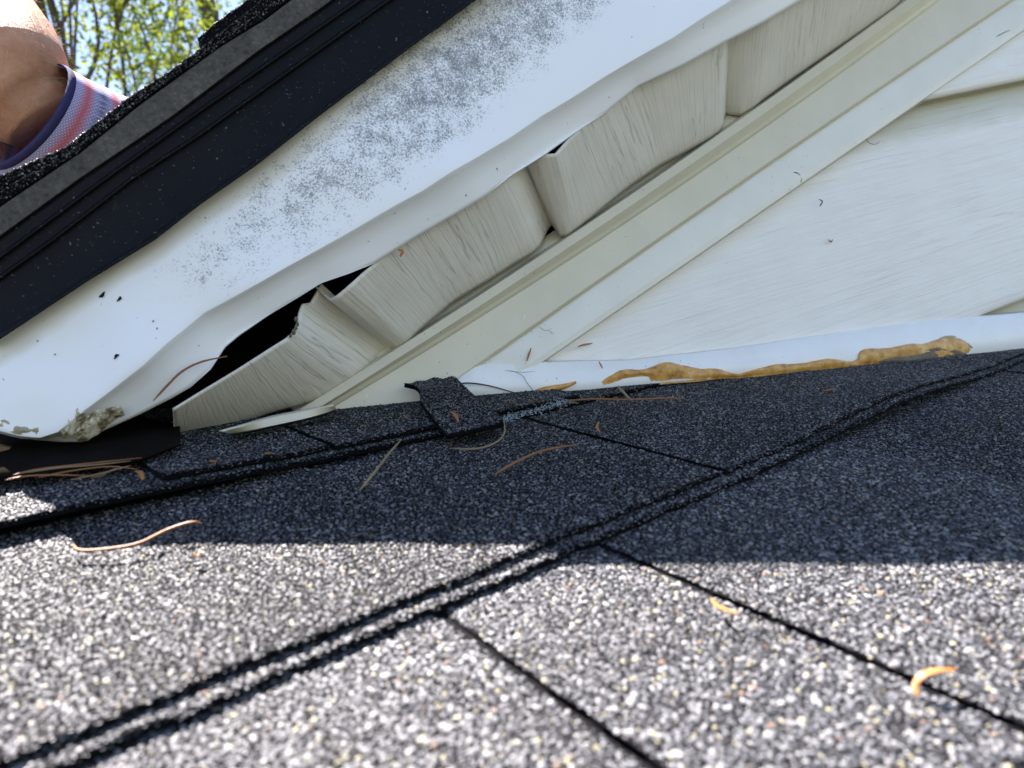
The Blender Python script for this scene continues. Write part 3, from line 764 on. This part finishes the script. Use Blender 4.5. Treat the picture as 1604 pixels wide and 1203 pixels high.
# shallow dents hammered into the sheet
for (dx, dy, rr, d) in ((330, 500, 70, -.004), (210, 560, 60, .003), (540, 360, 90, -.0022), (860, 190, 120, -.003), (600, 260, 140, .0025), (130, 560, 80, -.003), (420, 330, 110, -.002), (1000, 60, 100, .002), (700, 270, 40, .002), (60, 600, 50, .0025)):
    c = on_plane(dx, dy, FASC); rad = rr/FPX*c[2]
    w = np.exp(-((G-c)**2).sum(-1)/rad**2)
    G = G+NF*(d*w)[..., None]
strip_obj('fascia_cover', G, M_FASC, fas, uvv=UVV, thick=.0006, sharp=(10, 11))
# inner return of the hem
G = sweep([hem, shift(hem, -2, -8)], [-.0145, -.0175], FASC, s_f, ext=1.1, cut=[-115]*2)
strip_obj('hem_return', G, M_FASC, fas, uvv=[1.9, 1.95])
ec = [on_plane(-13, 450, FASC, -.001), on_plane(-13, 668, FASC, -.004)]
vv, ff = box(ec[0], ec[1]-ec[0], -NW*.085, HB*.0015)
obj('light_stop_cap', vv, ff, M_FASC, fas, uv=[(0, .5)]*8)  # unseen plate, added to keep light out of the hollow overhang
# nail holes (small torn pits with raised rims)
M_HOLE = flat_mat('hole_shadow', (.012, .011, .010), .9, .2)
for (x, y, a, b) in ((160, 462, 5.5, 3.6), (187, 468, 4.5, 3.0), (182, 558, 4.8, 3.2), (86, 555, 1.5, 1.2), (240, 503, 2.0, 1.3), (1155, 47, 0, 0)):
    if not a: continue
    th = np.linspace(0, 2*math.pi, 15)[:-1]; rim = []
    c = on_plane(x, y, FASC, 0)
    w = sum(np.exp(-((c-on_plane(dx, dy, FASC))**2).sum()/(rr/FPX*on_plane(dx, dy, FASC)[2])**2)*d for dx, dy, rr, d in ((210, 560, 60, .003), (130, 560, 80, -.003), (60, 600, 50, .0025), (330, 500, 70, -.004)))
    for t in th:
        k = 1+.25*math.sin(3*t+x)
        ex, ey = a*k*math.cos(t), b*k*math.sin(t)
        rim.append(on_plane(x+ex*.75+ey*.45, y-ex*.75+ey*.6, FASC, w+.0009))
    rim = np.array(rim); cen = on_plane(x, y, FASC, w+.0006)
    outer = rim+(rim-cen)*.25-NF*.0005
    obj('nail_hole', np.vstack([rim, cen[None]]), [(i, (i+1) % 14, 14) for i in range(14)], M_HOLE, fas)
# crushed dirty corner and old caulk along the lower end
smear([(-14, 655), (8, 655), (24, 662), (42, 668), (57, 660), (60, 668)], [(-14, 672), (8, 675), (24, 682), (42, 683), (56, 684), (61, 682)], lambda t: .0, .0016, M_GRIME, 'yellowed caulk at the extreme lower end of the fascia', 3, plane=FASC, parent=fas)
smear([(94, 676), (103, 662), (108, 646), (116, 634), (128, 633)], [(100, 688), (112, 682), (120, 670), (130, 662), (140, 652)], lambda t: -.001-.002*t, .0022, M_MOULD, 'brown stained caulk on the crushed corner', 5, plane=FASC, parent=fas)
smear([(112, 680), (122, 668), (138, 652), (160, 640), (190, 636)], [(122, 692), (138, 690), (156, 678), (174, 662), (194, 650)], lambda t: -.003-.006*t, .0020, M_MOULD, 'dark mouldy crust under the crushed corner', 8, plane=FASC, parent=fas)

# ------------------------------------------------------------------ upper roof: drip edge and shingle edges
up = emp('upper_roof', P(200, 200, .34), label='edge of upper roof with layered dark shingles over black drip edge', cat='roof')
r0 = row([(-60, 318), (0, 276), (103, 231), (206, 150), (262, 115), (318, 74), (420, -6), (540, -90)])
r1 = row([(-60, 366), (0, 321), (125, 237), (218, 162), (343, 72), (415, 28), (452, 0)])
r2 = row([(-60, 415), (0, 371), (125, 281), (265, 187), (405, 81), (500, 16), (522, 0)])
r3 = row([(0, 403), (156, 287), (312, 175), (500, 44)])
r4 = row([(0, 435), (84, 375), (206, 281), (312, 212), (500, 78)])
s_u = np.linspace(-520, 620, 200)
def jagrow(r, amp, seed, scale=9.):
    def f(s):
        x, y = r(s); n = amp*snoise(np.asarray(s)/scale, 0, seed)+amp*.5*snoise(np.asarray(s)/2.3, 0, seed+1)
        return x-.577*n, y-.816*n
    return f
IN = -NW                                           # into the house, horizontal
def closed_slab(name, top, bot, offt, offb, mat, seed, amp, depth=.9, s=s_u, coatn=0, lab=None):
    """a roofing layer: ragged outer edge between two traced lines, running back under the roof"""
    Gt = sweep([jagrow(top, amp, seed)], [offt], FASC, s, ext=1.2)[0]
    Gb = sweep([jagrow(bot, amp*.7, seed+5)], [offb], FASC, s, ext=1.2)[0]
    # keep the run-back surfaces hidden from below by following the horizontal direction into the house
    Bt = Gt+IN*depth; Bb = Gb+IN*depth
    n = len(Gt); V = np.vstack([Gb, Gt, Bt, Bb]); F = grid_faces(4, n)
    F = np.vstack([F, np.stack([np.arange(n-1)+3*n, np.arange(n-1)+3*n+1, np.arange(n-1)+1, np.arange(n-1)], 1)])
    F = np.vstack([F, [[0, n, 2*n, 3*n]], [[n-1, 4*n-1, 3*n-1, 2*n-1]]])
    o = obj(name, V, F, mat, up, label=lab)
    if coatn:
        i = rng.uniform(0, len(s)-2, coatn); k = i.astype(int); f = (i-k)[:, None]; t = rng.random((coatn, 1))
        a = Gt[k]*(1-f)+Gt[k+1]*f; b = Gb[k]*(1-f)+Gb[k+1]*f
        q = a*(1-t)+b*t - RN*0
        # most chips sit on the top rim, a few down the edge
        m_ = rng.random(coatn) < .55
        q[m_] = a[m_]
        uvw = np.stack([q@RU, q@RV, q@RN+HH], 1)
        granules(o, uvw, .0006*rng.uniform(.4, 1.1, coatn), flat=1)
    return o, Gt
mid = lerp_row(r0, r1, .45); mid2 = lerp_row(r0, r1, .55); lo = lerp_row(r0, r1, .97)
closed_slab('shingle', r0, mid, .010, .009, M_ASPH, 101, 1.3, coatn=2400, lab='upper edge shingle with loose granules')
closed_slab('shingle', mid2, lo, .0085, .0075, M_ASPH, 111, 1.6, coatn=1600, lab='starter shingle beneath the edge')
# short end of an overlying shingle further up
ex = row([(310, 60), (343, 32), (383, 4), (440, -40)]); ex2 = row([(318, 75), (420, -4), (480, -50)])
s_e = np.linspace(218, 620, 60)
closed_slab('shingle', ex, ex2, .0105, .0102, M_ASPH, 121, .9, s=s_e, coatn=300, lab='thick stub of an overlying shingle')
# pale underside strip of the starter shingle
G = sweep([shift(r1, 2, 2), jagrow(shift(r1, 3, 5), .8, 7), shift(r2, -1, -2), shift(r2, 1, 1)], [.0068, .0072, .0060, .002], FASC, s_u, ext=1.2)
strip_obj('starter_underside', G, M_FELT, up, smooth=False, label='grey underside strip of the starter shingle')
# drip edge: hemmed flange, two ribs, face with a kicked-out foot
def ribrows(r): return [shift(r, -2.2, -3.1), shift(r, -.9, -1.3), shift(r, 0, 0), shift(r, .9, 1.3), shift(r, 2.2, 3.1)]
R = [r2, lerp_row(r2, r3, .3)]+ribrows(r3)+ribrows(r4)+[lerp_row(r4, r5, .4), lerp_row(r4, r5, .8), lerp_row(r4, r5, .93), shift(r5, -1.5, -2), r5, shift(r5, -2, -3)]
O = [.004, .0038, .0038, .0050, .0062, .0050, .0038, .0038, .0050, .0062, .0050, .0038, .0040, .0042, .0050, .0072, .0074, .001]
G = sweep(R, O, FASC, s_u, ext=1.2)
strip_obj('drip_edge', G, M_DRIP, up, sharp=(2, 6, 7, 11, 14), thick=.0006, label='black metal drip edge with two raised ribs')
# deck of the upper roof above the soffit, and its closed lower end
Gt = sweep([r2], [-.004], FASC, s_u, ext=1.2)[0]; n = len(Gt)
down = -UP*.016
V = np.vstack([Gt, Gt+IN*.9, Gt+IN*.9+down, Gt+down]); F = grid_faces(4, n); F = np.vstack([F, np.stack([np.arange(n-1)+3*n, np.arange(n-1)+3*n+1, np.arange(n-1)+1, np.arange(n-1)], 1), [[0, n, 2*n, 3*n]], [[n-1, 4*n-1, 3*n-1, 2*n-1]]])
obj('roof_deck', V, F, M_CAVSHADE, up)
# sub-fascia board behind the aluminium
Gs = sweep([r4, lerp_row(r5, fold, .72)], [-.005, -.005], FASC, np.linspace(-470, 900, 60), ext=1.1)
V = np.vstack([Gs[0], Gs[1], Gs[1]-NF*.009, Gs[0]-NF*.009]); n = Gs.shape[1]
F = np.vstack([grid_faces(4, n), np.stack([np.arange(n-1)+3*n, np.arange(n-1)+3*n+1, np.arange(n-1)+1, np.arange(n-1)], 1)])
obj('sub_fascia', V, F, M_CAVSHADE, up)
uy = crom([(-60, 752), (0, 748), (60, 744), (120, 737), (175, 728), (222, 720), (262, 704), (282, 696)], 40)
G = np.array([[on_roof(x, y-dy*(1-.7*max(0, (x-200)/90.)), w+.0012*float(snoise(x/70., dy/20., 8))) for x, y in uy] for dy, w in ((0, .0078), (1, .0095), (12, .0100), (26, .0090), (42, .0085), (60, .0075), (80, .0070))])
strip_obj('gap_shade_sheet', G, M_CAVSHADE, up, thick=.001, label='black sheet put in for the shade beneath the lower fascia end')  # flat black sheet added where the gap under the fascia is only shaded

# ------------------------------------------------------------------ gloved arm reaching over the upper roof
def skin_mat():
    t = MT('skin'); o = t.objm()
    n = t.noise(o, 55, 6, .7)
    c = t.ramp(n, [(.3, (.44, .18, .085)), (.55, (.54, .27, .16)), (.75, (.60, .34, .22))])
    t.b.inputs['Subsurface Weight'].default_value = .12; t.b.inputs['Subsurface Radius'].default_value = (.012, .005, .003)
    t.b.inputs['Subsurface Scale'].default_value = .5
    return t.fin(c, .65, t.bump(t.noise(o, 420, 5, .7), .6, .0012), spec=.15)
M_SKIN = skin_mat()
def glove_mat():
    t = MT('knit_glove'); uv = t.uvm(); sep = t.n('SeparateXYZ'); t.l(uv, sep.inputs[0])
    u, v = sep.outputs[0], sep.outputs[1]         # u metres along the hand, v round it
    ky = t.n('TexBrick'); ky.inputs['Scale'].default_value = 1; ky.offset = .5
    mp = t.uvm((560, 560, 1)); t.l(mp, ky.inputs[0]); ky.inputs['Mortar Size'].default_value = .22
    ky.inputs['Brick Width'].default_value = .9; ky.inputs['Row Height'].default_value = .8
    ky.inputs['Color1'].default_value = (.62, .58, .66, 1); ky.inputs['Color2'].default_value = (.68, .65, .72, 1); ky.inputs['Mortar'].default_value = (.33, .28, .48, 1)
    c = ky.outputs[0]
    uu = t.math('ADD', u, t.math('MULTIPLY', t.math('SUBTRACT', t.noise(t.uvm((40, 400, 1)), 1, 2), .5), .0016))
    def stripe(pos, w): return t.ramp(t.math('ABSOLUTE', t.math('SUBTRACT', uu, pos)), [(0, 1), (w, 1), (w*1.5, 0)])
    for p_ in (.0085, .0225, .0365, .0505): c = t.mix(t.math('MULTIPLY', stripe(p_, .0010), .85), c, (.66, .10, .08))
    dash = t.ramp(t.noise(t.uvm((60, 500, 1)), 1, 1), [(.42, 0), (.5, 1)])
    for p_ in (.0155, .0295, .0435): c = t.mix(t.math('MULTIPLY', t.math('MULTIPLY', stripe(p_, .0007), dash), .8), c, (.10, .11, .12))
    return t.fin(c, .9, t.bump(ky.outputs['Fac'], -.6, .0006), spec=.1)
M_GLOVE = glove_mat(); M_CUFF = flat_mat('purple_cuff', (.05, .045, .12), .9, .5, 500, .1)
def ring_sweep(cs, ra, rb, nrm_hint, ns=36, caps=(True, True), axis=None):
    """elliptic rings: ra along 'side', rb along 'hint'"""
    cs = np.asarray(cs, float); T = np.gradient(cs, axis=0); T /= np.linalg.norm(T, axis=1)[:, None]
    if axis is not None: T[:] = axis
    V = []
    for i in range(len(cs)):
        s_ = np.cross(T[i], nrm_hint); s_ /= np.linalg.norm(s_); h_ = np.cross(s_, T[i])
        for k in range(ns):
            a = 2*math.pi*k/ns; V.append(cs[i]+s_*math.cos(a)*ra[i]+h_*math.sin(a)*rb[i])
    F = [(i*ns+k, i*ns+(k+1) % ns, (i+1)*ns+(k+1) % ns, (i+1)*ns+k) for i in range(len(cs)-1) for k in range(ns)]
    if caps[0]: F.append(tuple(range(ns))[::-1])
    if caps[1]: F.append(tuple((len(cs)-1)*ns+k for k in range(ns)))
    return np.array(V), F
DR = on_plane(500, -100, FASC)-on_plane(0, 276, FASC); DR /= np.linalg.norm(DR)
ROOFN = np.cross(DR, IN); ROOFN /= np.linalg.norm(ROOFN)
if ROOFN.dot(UP) < 0: ROOFN = -ROOFN
edge0 = on_plane(0, 276, FASC, .010)
def above(p, h):             # lift a point to height h over the upper roof surface
    return p+ROOFN*(h-(p-edge0)@ROOFN)
wr = P(46, 182, .420)
palm = [wr, P(76, 203, .430), P(108, 226, .442), P(140, 249, .455)]
hand_c = crom([palm[0], palm[1], palm[2], palm[3]], 20)
last = hand_c[-1]
arm_c = crom([P(-420, -480, 1.0), P(-290, -320, .80), P(-150, -120, .60), P(-29, 52, .47), P(10, 112, .436), P(36, 156, .430), P(72, 194, .434)], 44)
arm_r = np.interp(np.linspace(0, 1, 44), [0, .33, .5, .67, .83, 1], [.058, .050, .042, .0380, .0335, .024])
V, F = ring_sweep(arm_c, arm_r*1.0, arm_r*.88, ROOFN)
person = obj('person', V, F, M_SKIN, None, smooth=True, label='bare forearm in a striped knit glove reaching over the dark roof edge', cat='person', origin=W(wr))
ha = np.interp(np.linspace(0, 1, 20), [0, .3, 1], [.0385, .0405, .050]); hb = np.interp(np.linspace(0, 1, 20), [0, .3, 1], [.0395, .041, .049])
V, F = ring_sweep(hand_c, ha, hb, ROOFN, caps=(False, True))
Lh = np.concatenate([[0], np.cumsum(np.linalg.norm(np.diff(hand_c, axis=0), axis=1))])
uvs = [(Lh[i], .041*2*math.pi*k/36) for i in range(20) for k in range(36)]
glove = obj('work_glove', V, F, M_GLOVE, person, smooth=True, uv=uvs)
hT = (hand_c[1]-hand_c[0])/np.linalg.norm(hand_c[1]-hand_c[0])
V, F = ring_sweep([hand_c[0]-hT*.0005, hand_c[0]-hT*.0030, hand_c[0]-hT*.0012, hand_c[0]+hT*.0012, hand_c[0]+hT*.0022], ha[0]*np.array([.95, .985, 1.012, 1.014, .995]), hb[0]*np.array([.95, .985, 1.012, 1.014, .995]), ROOFN, caps=(False, False), axis=hT)
obj('glove_cuff', V, F, M_CUFF, glove, smooth=True)
# fingers lie on the roof behind the edge
hd_ = hand_c[-1]-hand_c[-2]; hd_ /= np.linalg.norm(hd_); sd_ = np.cross(hd_, ROOFN); sd_ /= np.linalg.norm(sd_)
for k, (o_, L_) in enumerate(((-.030, .055), (-.010, .070), (.010, .075), (.030, .065))):
    b0 = hand_c[-1]+sd_*o_-hd_*.01
    pts = crom([b0, above(b0+hd_*L_*.5+sd_*o_*.15, .016), above(b0+hd_*L_*.8+sd_*o_*.25, .013), above(b0+hd_*L_*1.05+sd_*o_*.3, .010)], 10)
    vv, ff = tube_mesh(pts, np.linspace(.0115, .0085, 10), 10)
    obj('glove_finger', vv, ff, M_GLOVE, glove, smooth=True, uv=[(.06+i*.0001, .1) for i in range(len(vv))])
b0 = hand_c[12]+sd_*.035
pts = crom([b0, above(b0+sd_*.02+hd_*.012, .018), above(b0+sd_*.028+hd_*.04, .012)], 10)
vv, ff = tube_mesh(pts, np.linspace(.013, .009, 10), 10)
obj('glove_finger', vv, ff, M_GLOVE, glove, smooth=True, uv=[(.06, .1)]*len(vv))
# fine hairs on the forearm
HV, HF = [], []
for k in range(900):
    i = rng.integers(14, 40); a = rng.uniform(0, 2*math.pi)
    T = arm_c[i+1]-arm_c[i]; T /= np.linalg.norm(T); s_ = np.cross(T, ROOFN); s_ /= np.linalg.norm(s_); h_ = np.cross(s_, T)
    nn = s_*math.cos(a)+h_*math.sin(a)
    b = arm_c[i]+(s_*math.cos(a)*arm_r[i]+h_*math.sin(a)*arm_r[i]*.88)
    L_ = rng.uniform(.005, .011); side = np.cross(T, nn)*rng.uniform(-.5, .5)
    pts = [b-nn*.0004, b+(nn*.5+T*.5+side*.4)*L_*.5, b+(nn*.55+T*1.0+side)*L_]
    vv, ff = tube_mesh(crom(pts, 5), np.linspace(.00010, .00004, 5), 3, False); o_ = len(HV)
    HV += list(vv); HF += [tuple(q+o_ for q in f) for f in ff]
obj('arm_hair', HV, HF, flat_mat('arm_hair', (.45, .28, .13), .5, .3), person, kind='stuff')

# ------------------------------------------------------------------ trees behind the house
def leaf_mat(name, c):
    t = MT(name); g_ = t.n('NewGeometry')
    col = t.ramp(g_.outputs['Random Per Island'], [(0, tuple(x*.65 for x in c)), (.5, c), (1, (c[0]*1.5, c[1]*1.3, c[2]*1.1))])
    t.fin(col, .7, spec=.08)
    tr = t.n('BsdfTranslucent'); t.l(col, tr.inputs[0]); mx = t.n('MixShader'); mx.inputs[0].default_value = .5
    t.l(t.b.outputs[0], mx.inputs[1]); t.l(tr.outputs[0], mx.inputs[2]); t.l(mx.outputs[0], t.out.inputs[0])
    return t.m
M_BARK = flat_mat('bark', (.10, .075, .055), .9, .5, 8)
def tree(base, top_h, crown_c, crown_r, nleaf, lsize, mat, label, seed, clumps=26, limbs=None):
    r = np.random.default_rng(seed); random.seed(seed)
    t = empty('leafy_tree', base, label=label, cat='tree', group='trees behind the house'); ORIG[t.name] = np.array(base, float)
    base = np.array(base, float); cc = np.array(crown_c, float); cr = np.array(crown_r, float)
    TV, TF = [], []
    def add(pts, rad, ns=8):
        vv, ff = tube_mesh(pts, rad, ns); o_ = len(TV); TV.extend(vv); TF.extend([tuple(q+o_ for q in f) for f in ff])
    trunk = crom([base, base*.6+cc*.4+np.array([.1, .1, -.6]), cc, cc+np.array([.1, 0, cr[2]*.7])], 24)
    add(trunk, np.linspace(.20, .03, 24), 10)
    cl = []
    for k in range(clumps):
        d = r.normal(size=3); d /= np.linalg.norm(d); q = cc+d*cr*r.uniform(.35, 1.0)**.6
        st = trunk[r.integers(8, 21)]
        midp = st*.5+q*.5+r.normal(size=3)*.12+np.array([0, 0, -.12])
        add(crom([st, midp, q], 9), np.linspace(.022, .004, 9), 5); cl.append(q)
        for _ in range(3):
            q2 = q+r.normal(size=3)*.28; add(crom([midp*.4+q*.6, q*.5+q2*.5+r.normal(size=3)*.05, q2], 6), np.linspace(.012, .003, 6), 4); cl.append(q2)
    obj('trunk', TV, TF, M_BARK, t, sight=False, smooth=True)
    cl = np.array(cl); i = r.integers(0, len(cl), nleaf)
    c = cl[i]+r.normal(size=(nleaf, 3))*np.array([.20, .20, .13])
    a = r.normal(size=(nleaf, 3)); a /= np.linalg.norm(a, axis=1)[:, None]; b = np.cross(a, r.normal(size=(nleaf, 3))); b /= np.linalg.norm(b, axis=1)[:, None]
    ls = lsize*r.uniform(.6, 1.3, (nleaf, 1)); a = a*ls; b = b*ls*.5
    V = np.stack([c-a, c+b-a*.1, c+a, c-b-a*.1], 1).reshape(-1, 3); F = np.arange(nleaf*4).reshape(-1, 4)
    obj('crown', V, F, mat, t, sight=False, kind='stuff')
    return t
def sky_pt(x, y, dist):
    d = ray(x, y); d = d/np.linalg.norm(d)*dist; return W(d)
LM1 = leaf_mat('yellow_green_leaves', (.13, .165, .018)); LM2 = leaf_mat('fresh_green_leaves', (.065, .115, .03))
cA = sky_pt(60, 60, 6.0); tree((cA[0]-.1, cA[1]+.1, 0), 8, cA, (1.15, 1.0, 1.6), 15000, .024, LM1, 'yellow green tree rising behind the gloved arm', 3)
cB = sky_pt(330, 30, 9.0); tree((cB[0]+.2, cB[1]+.3, 0), 9, cB, (1.3, 1.2, 1.9), 9000, .030, LM2, 'airy blue green tree between the arm and the roof edge', 5, clumps=20)
cC = sky_pt(-500, 100, 9.0); tree((cC[0], cC[1], 0), 8, cC, (1.6, 1.6, 2.0), 5000, .06, LM2, 'green tree out beyond the lower end of the roof edge', 9)

# ------------------------------------------------------------------ fallen needles, bracts and specks
def stick(name, px, w, r, mat, label, cat, group=None, plane=None, taper=.4, n=30):
    if plane is None: pts = [on_roof(x, y, w+(q[0] if q else 0)) for x, y, *q in px]
    else: pts = [on_plane(x, y, plane, w) for x, y, *q in px]
    c = crom(pts, n); rr = r*np.interp(np.linspace(0, 1, n), [0, .15, .8, 1], [taper, 1, .9, taper])
    vv, ff = tube_mesh(c, rr, 7)
    return obj(name, vv, ff, mat, None, smooth=True, label=label, cat=cat, group=group)
NG = 'pine needles fallen on the shingles'
stick('pine_needle', [(114, 853), (125, 862, .0005), (160, 861, .001), (215, 852, .002), (262, 830, .003), (300, 818, .004), (317, 820, .003)], .0055, .0006, M_NEEDLE, 'long orange needle crossing from sunlight into shade at lower left', 'pine needle', NG)
stick('pine_needle', [(563, 768), (585, 742, .003), (608, 712, .004), (629, 688, .003)], .0066, .00055, M_STRAW, 'straight straw coloured needle leaning over the left shingle edge', 'pine needle', NG)
stick('pine_needle', [(775, 743), (808, 724, .002), (850, 706, .002), (905, 696, .001)], .0066, .0006, M_NEEDLE, 'brown needle lying alone below the blue chalk mark', 'pine needle', NG)
stick('pine_needle', [(706, 702), (745, 703, .001), (775, 694, .002), (790, 678, .003), (789, 655, .003)], .0066, .00045, M_STRAW, 'thin hooked needle curling beneath the torn flap', 'pine needle', NG)
stick('twig', [(886, 628), (930, 625, .001), (985, 626, .001), (1040, 624, .001), (1070, 624)], .0070, .0006, M_NEEDLE, 'brown twig lying along the foot of the bottom trim', 'twig')
stick('twig', [(968, 606, .004), (976, 614, .003), (985, 624), (990, 627)], .0080, .0009, M_STRAW, 'short forked twig stub leaning on the trim', 'twig')
stick('pine_needle', [(240, 628), (262, 604), (285, 582), (315, 567), (356, 558)], -.006, .0006, M_NEEDLE, 'brown needle caught on the white hem of the fascia', 'pine needle', None, FASC)
for px, lab in (([(20, 744), (60, 735), (120, 728), (222, 717)], 'top needle of the tangle tucked under the fascia'),
                ([(60, 748), (110, 738), (170, 731), (215, 735)], 'middle needle of the tangle tucked under the fascia'),
                ([(142, 748), (160, 744), (182, 733)], 'short pale needle in the tangle under the fascia'),
                ([(8, 752), (40, 746), (85, 744), (140, 745)], 'lowest needle of the tangle tucked under the fascia')):
    stick('pine_needle', px, .012, .00035, M_NEEDLE, lab, 'pine needle', 'tangle of needles under the fascia')
def bract(px, w, width, label, mat=None, plane=None, group='orange bracts and scales', name='bud_scale'):
    """a curled papery scale: a ribbon with thickness along a traced line"""
    if plane is None: c = crom([on_roof(x, y, w+(q[0] if q else 0)) for x, y, *q in px], 14); nn = RN
    else: c = crom([on_plane(x, y, plane, w) for x, y, *q in px], 14); nn = plane[0]
    T = np.gradient(c, axis=0); V = []
    for i in range(14):
        s_ = np.cross(T[i], nn); s_ /= np.linalg.norm(s_)+1e-12
        ww = width*math.sin(math.pi*(i+.7)/14.4)**.6
        for k in (-1, 0, 1): V.append(c[i]+s_*k*ww+nn*(abs(k)*ww*.6))
    o = obj(name, V, grid_faces(14, 3), mat or M_BRACT, None, smooth=True, label=label, cat='bud scale', group=group)
    md = o.modifiers.new('thickness', 'SOLIDIFY'); md.thickness = .0003; md.offset = 0
    return o
bract([(1437, 1092), (1434, 1075, .001), (1445, 1060, .003), (1470, 1052, .004), (1499, 1050, .003)], .0066, .0008, 'bright orange curled scale lying nearest the viewer on sunlit granules')
bract([(1114, 938), (1124, 950), (1140, 958), (1158, 962)], .0070, .0007, 'amber scale wedged in the long joint of the sunlit shingles')
bract([(938, 661), (935, 670, .001), (940, 677)], .0072, .0007, 'tiny hooked scale in the shade right of the blue chalk')
bract([(706, 645), (713, 651, .001), (718, 660)], .0125, .0009, 'orange scale resting on the torn shingle flap')
bract([(1288, 613), (1300, 611, .001), (1312, 610)], .0076, .0008, 'pale orange scale on the shaded shingles below the sealant')
bract([(328, 722), (335, 724, .001), (340, 722)], .0085, .0009, 'orange speck nearest the cut soffit end on the left shingle')
bract([(415, 710), (420, 711, .001), (426, 710)], .0085, .0008, 'smaller orange speck a hand right of its twin on the left shingle')
bract([(212, 738), (220, 742, .001), (224, 752)], .0085, .0010, 'orange chip at the shingle corner beside the needle tangle')
bract([(304, 872), (311, 870, .001), (316, 873)], .0066, .0009, 'orange speck just below the long orange needle in sunlight')
bract([(832, 545), (828, 556), (825, 566)], .0150, .0006, 'thin brown scale stuck upright on the pale channel', plane=WALL)
bract([(905, 543), (915, 540), (928, 538)], .0100, .0006, 'flat brown scale stuck to the siding by the channel', plane=WALL)
bract([(938, 566), (941, 572), (944, 577)], .0180, .0005, 'tiny brown scale stuck on the trim above the sealant tip', plane=WALL)
bract([(624, 391), (630, 394), (627, 402)], .0, .0008, 'orange scale caught on the second soffit panel', plane=(FASC[0], FASC[1]-.012))
bract([(1297, 375), (1301, 379), (1304, 375)], .0075, .0006, 'red brown speck stuck on the broad siding panel', plane=WALL)
stick('hair', [(1356, 217), (1362, 224), (1371, 226), (1378, 222)], .0125, .00022, M_DEBRIS, 'fine dark curled hair at the siding lap below the channel', 'hair', None, WALL)
for k, (px, lab) in enumerate((([(1284, 323), (1288, 316), (1283, 312)], 'grey green scrap of lichen on the siding'),
                               ([(1243, 270), (1250, 272), (1255, 280), (1254, 286)], 'curled grey scrap hanging at the edge of pale channel'),
                               ([(1560, 58), (1575, 50), (1584, 47)], 'dried bug remains near the top of pale channel'))):
    stick('dried_scrap', px, .0128 if k else .0085, .0005, M_DEBRIS, lab, 'debris', None, WALL)
# cobweb wisps
for k, px in enumerate(([(845, 512), (852, 517), (860, 518), (868, 524)], [(800, 580), (818, 588), (826, 600), (838, 615)], [(790, 580), (815, 583), (838, 582)])):
    stick('cobweb', px, .0175, .00016, M_DEBRIS, ('dark cobweb thread on the pale channel above the trim', 'long cobweb thread running down the near end of the trim', 'short level cobweb thread at the top of the trim')[k], 'cobweb', None, WALL)

# fine litter caught in the corner between the trim and the shingles
LV, LF = [], []
for k in range(150):
    x = rng.uniform(560, 1500); y = np.interp(x, [560, 730, 925, 1151, 1421, 1500], [652, 626, 616, 596, 578, 572])+abs(rng.normal())*14+3
    p = on_roof(x, y, .0072); a = rng.uniform(0, 6.28); d = RU*math.cos(a)+RV*math.sin(a); L_ = rng.uniform(.0008, .0045)
    q = p+d*L_; mm = (p+q)/2+RN*L_*.12+np.cross(d, RN)*L_*rng.uniform(-.3, .3)
    vv, ff = tube_mesh(np.array([p, mm, q]), rng.uniform(.00012, .00028), 4); o_ = len(LV)
    LV += list(vv); LF += [tuple(t+o_ for t in f) for f in ff]
obj('litter', LV, LF, M_STRAW, kind='stuff')
for k, (px, lab) in enumerate((([(34, 741), (90, 733), (150, 728), (205, 722)], 'hair thin needle lying highest in the tangle'), ([(110, 752), (160, 741), (205, 729)], 'slanting thin needle at the right side of the tangle'))):
    stick('pine_needle', px, .013, .0003, M_STRAW, lab, 'pine needle', 'tangle of needles under the fascia')
